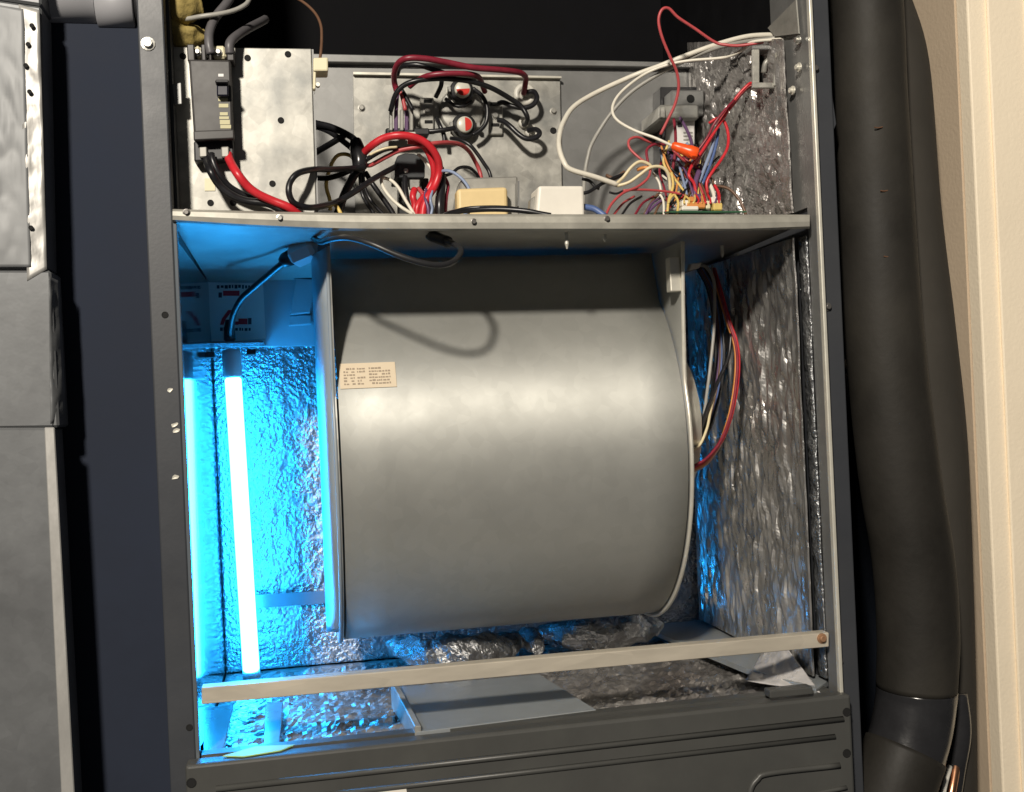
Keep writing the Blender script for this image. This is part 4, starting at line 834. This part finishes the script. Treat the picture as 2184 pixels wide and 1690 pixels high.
hc = obj('harness_clip', quadbox([(1470, 578), (1492, 572), (1498, 560), (1474, 562)], .16, .01, .001, 1), M_edge); tag(hc, 'small bright clip holding the motor harness under the shelf', 'clip')

# ================================================================== LEFT DUCT AND PIPE
YL = 0.0
du = thing('sheet_metal_duct', 'grey sheet metal duct with taped seam standing left of the cabinet', 'duct', at(40, 1690, YL))
def dq(pts, Y, t, mt_, name, bev=.002): return obj(name, quadbox(pts, Y, t, bev, 1), mt_, du)
dq([(-420, 580), (100, 576), (88, 14), (-420, -60)], YL, .040, M_duct, 'upper_section')
q = [at(-300, 572, YL-.0035), at(66, 570, YL-.0035), at(50, 20, YL-.0035), at(-300, -40, YL-.0035)]
sheet(q[0], q[1], q[2], q[3], 50, 80, .0016, 26, M_wrap, 'foil_wrap', du, (0, -1, 0), 8.8, 1.6, .5, thick=.0006, ridge=.9)
dq([(-420, 920), (126, 912), (108, 577), (-420, 577)], YL-.003, .040, M_duct, 'middle_section')
dq([(-420, 1900), (166, 1900), (112, 913), (-420, 913)], YL-.010, .040, M_duct, 'lower_section')
dq([(-420, -62), (88, 12), (80, -260), (-420, -260)], YL+.002, .040, M_duct, 'upper_section')
q = [at(58, 600, YL-.003), at(100, 575, YL-.003), at(84, 22, YL-.003), at(40, 10, YL-.003)]
sheet(q[0], q[1], q[2], q[3], 6, 60, .0025, 70, M_tape, 'foil_tape', du, (0, -1, 0), 6.6, 1, .5, thick=.0006)
q = [at(108, 905, YL-.006), at(140, 885, YL+.01), at(126, 600, YL+.01), at(104, 590, YL-.006)]
sheet(q[0], q[1], q[2], q[3], 5, 40, .004, 55, M_duct, 'tape_flap', du, (.3, -1, 0), 1.6, 1, .5, thick=.0006)
dq([(140, 1900), (170, 1900), (116, 912), (94, 912)], YL-.0135, .003, M_tape, 'seam_edge', .0008)
for px, py in ((68, 55), (60, 95), (55, 140), (63, 196), (66, 486)): hole(at(px, py, YL-.006), du, .0020)
pv = thing('pvc_pipe', 'light grey plastic pipe running level to the cabinet in the top left corner', 'pipe', at(200, 40, .0))
pz = at(190, 10, .05)
x1 = at(208, 20, .05).x
obj('pipe_run', lathe((x1-.18, .05, pz.z), (1, 0, 0), [(0, .0195), (.1795, .0195)], 32), M_pvc, pv, True)
x1 = at(208, 20, .05).x
obj('coupling', lathe((x1, .05, pz.z), (1, 0, 0), [(0, .0195), (.001, .0225), (.032, .0225), (.033, .020)], 32), M_pvc, pv, True)
obj('adapter', lathe((x1+.0335, .05, pz.z), (1, 0, 0), [(0, .018), (.002, .0205), (.008, .0205), (.009, .018)], 32), M_bk, pv, True)

# ================================================================== INSULATED LINE SET
ins = thing('insulated_pipe', 'black foam insulated refrigerant pipe running down right of the cabinet', 'pipe', at(1930, 1690, .02))
YI = 0.03
cp = [(1846, -140, 78), (1850, 0, 80), (1862, 300, 82), (1884, 700, 88), (1916, 1000, 92), (1948, 1200, 92), (1958, 1350, 92), (1955, 1470, 90)]
P = [at(x, y, YI) for x, y, r in cp]; sc = (YI-CAM.y)/FPX
rr = [r*sc*1.0 for _, _, r in cp]
def rf(t):
    f = t*(len(rr)-1); i = min(int(f), len(rr)-2); return (rr[i]+(rr[i+1]-rr[i])*(f-i))/rr[0]
bmp = tube(P, rr[0], 28, 12, rfun=rf)
for v in bmp.verts: v.co += Vector((noise.noise(v.co*14), noise.noise(v.co*14+Vector((9, 0, 0))), 0))*.0006
obj('foam_sleeve', bmp, M_foam, ins, True)
P2 = [at(1955, 1468, YI), at(1953, 1500, YI), at(1942, 1560, YI-.002), at(1930, 1605, YI-.004)]
bmp = tube(P2, .0392, 28, 6)
for v in bmp.verts: v.co += v.co.normalized()*noise.noise(v.co*60)*.0010
obj('tape_band', bmp, M_vtape, ins, True)
P3 = [at(1931, 1600, YI-.004), at(1910, 1660, YI-.008), at(1880, 1760, YI-.012), at(1845, 1880, YI-.016)]
obj('foam_sleeve', tube(P3, .0410, 28, 6), M_foam, ins, True)
for px, py, l in ((1873, 273, 10), (1886, 408, 8), (1893, 548, 9)):
    p = at(px, py, YI-.0355)
    obj('foam_nick', tube([p+Vector((-.004, 0, .0005)), p, p+Vector((.005, .0005, .001))], .0007, 6, 3), M_wbr, ins)
rs = thing('dark_band_tube', 'added dark brown-grey tube half hidden behind the black insulated pipe against the wall', 'pipe', at(2000, 1690, .12))
YR = 0.105; sc2 = (YR-CAM.y)/FPX  # tube added to fill the dark band beside the insulated pipe
P4 = [at(x-100, y, YR) for x, y in ((1925, -160), (1942, 0), (1985, 150), (2010, 450), (2040, 700), (2066, 950), (2078, 1250), (2084, 1500), (2088, 1850))]
obj('foam_sleeve', tube(P4, 100*sc2, 28, 8), mat('brown_band', (0.052, 0.047, 0.040), .75, 0, .12, 8, .05, 120, spec=.15), rs, True)  # added tube for the dark band, not a foam sleeve
lq = thing('copper_pipe', 'bare copper liquid line beside the lower end of the foam insulated pipe', 'pipe', at(2030, 1690, .03))
obj('tube_run', tube([at(2040, 1610, .055), at(2036, 1650, .045), at(2024, 1720, .035), at(2005, 1860, .03)], .0048, 12, 5), M_cop, lq, True)
obj('white_lead', tube([at(2026, 1635, .045), at(2014, 1680, .035), at(2000, 1760, .03)], .0028, 8, 5), M_wpl, lq, True)
sl = obj('pipe_sleeve', tube([at(2038, 1480, .060), at(2046, 1560, .055), at(2034, 1640, .055), at(2022, 1720, .055)], .012, 14, 5), M_vtape, None, True)
tag(sl, 'small black torn sleeve around the copper line', 'sleeve')
dp = tag(obj('drain_pipe', tube([Vector((.628, .20, at(1790, 800, .2).z+.02)), at(1800, 800, .18), at(1830, 828, .16), at(1870, 850, .16)], .018, 18, 6), mat('grey_plastic_pipe', (.20, .20, .20), .5), None, True), 'grey drain pipe stub crossing behind the foam insulated pipe', 'pipe')
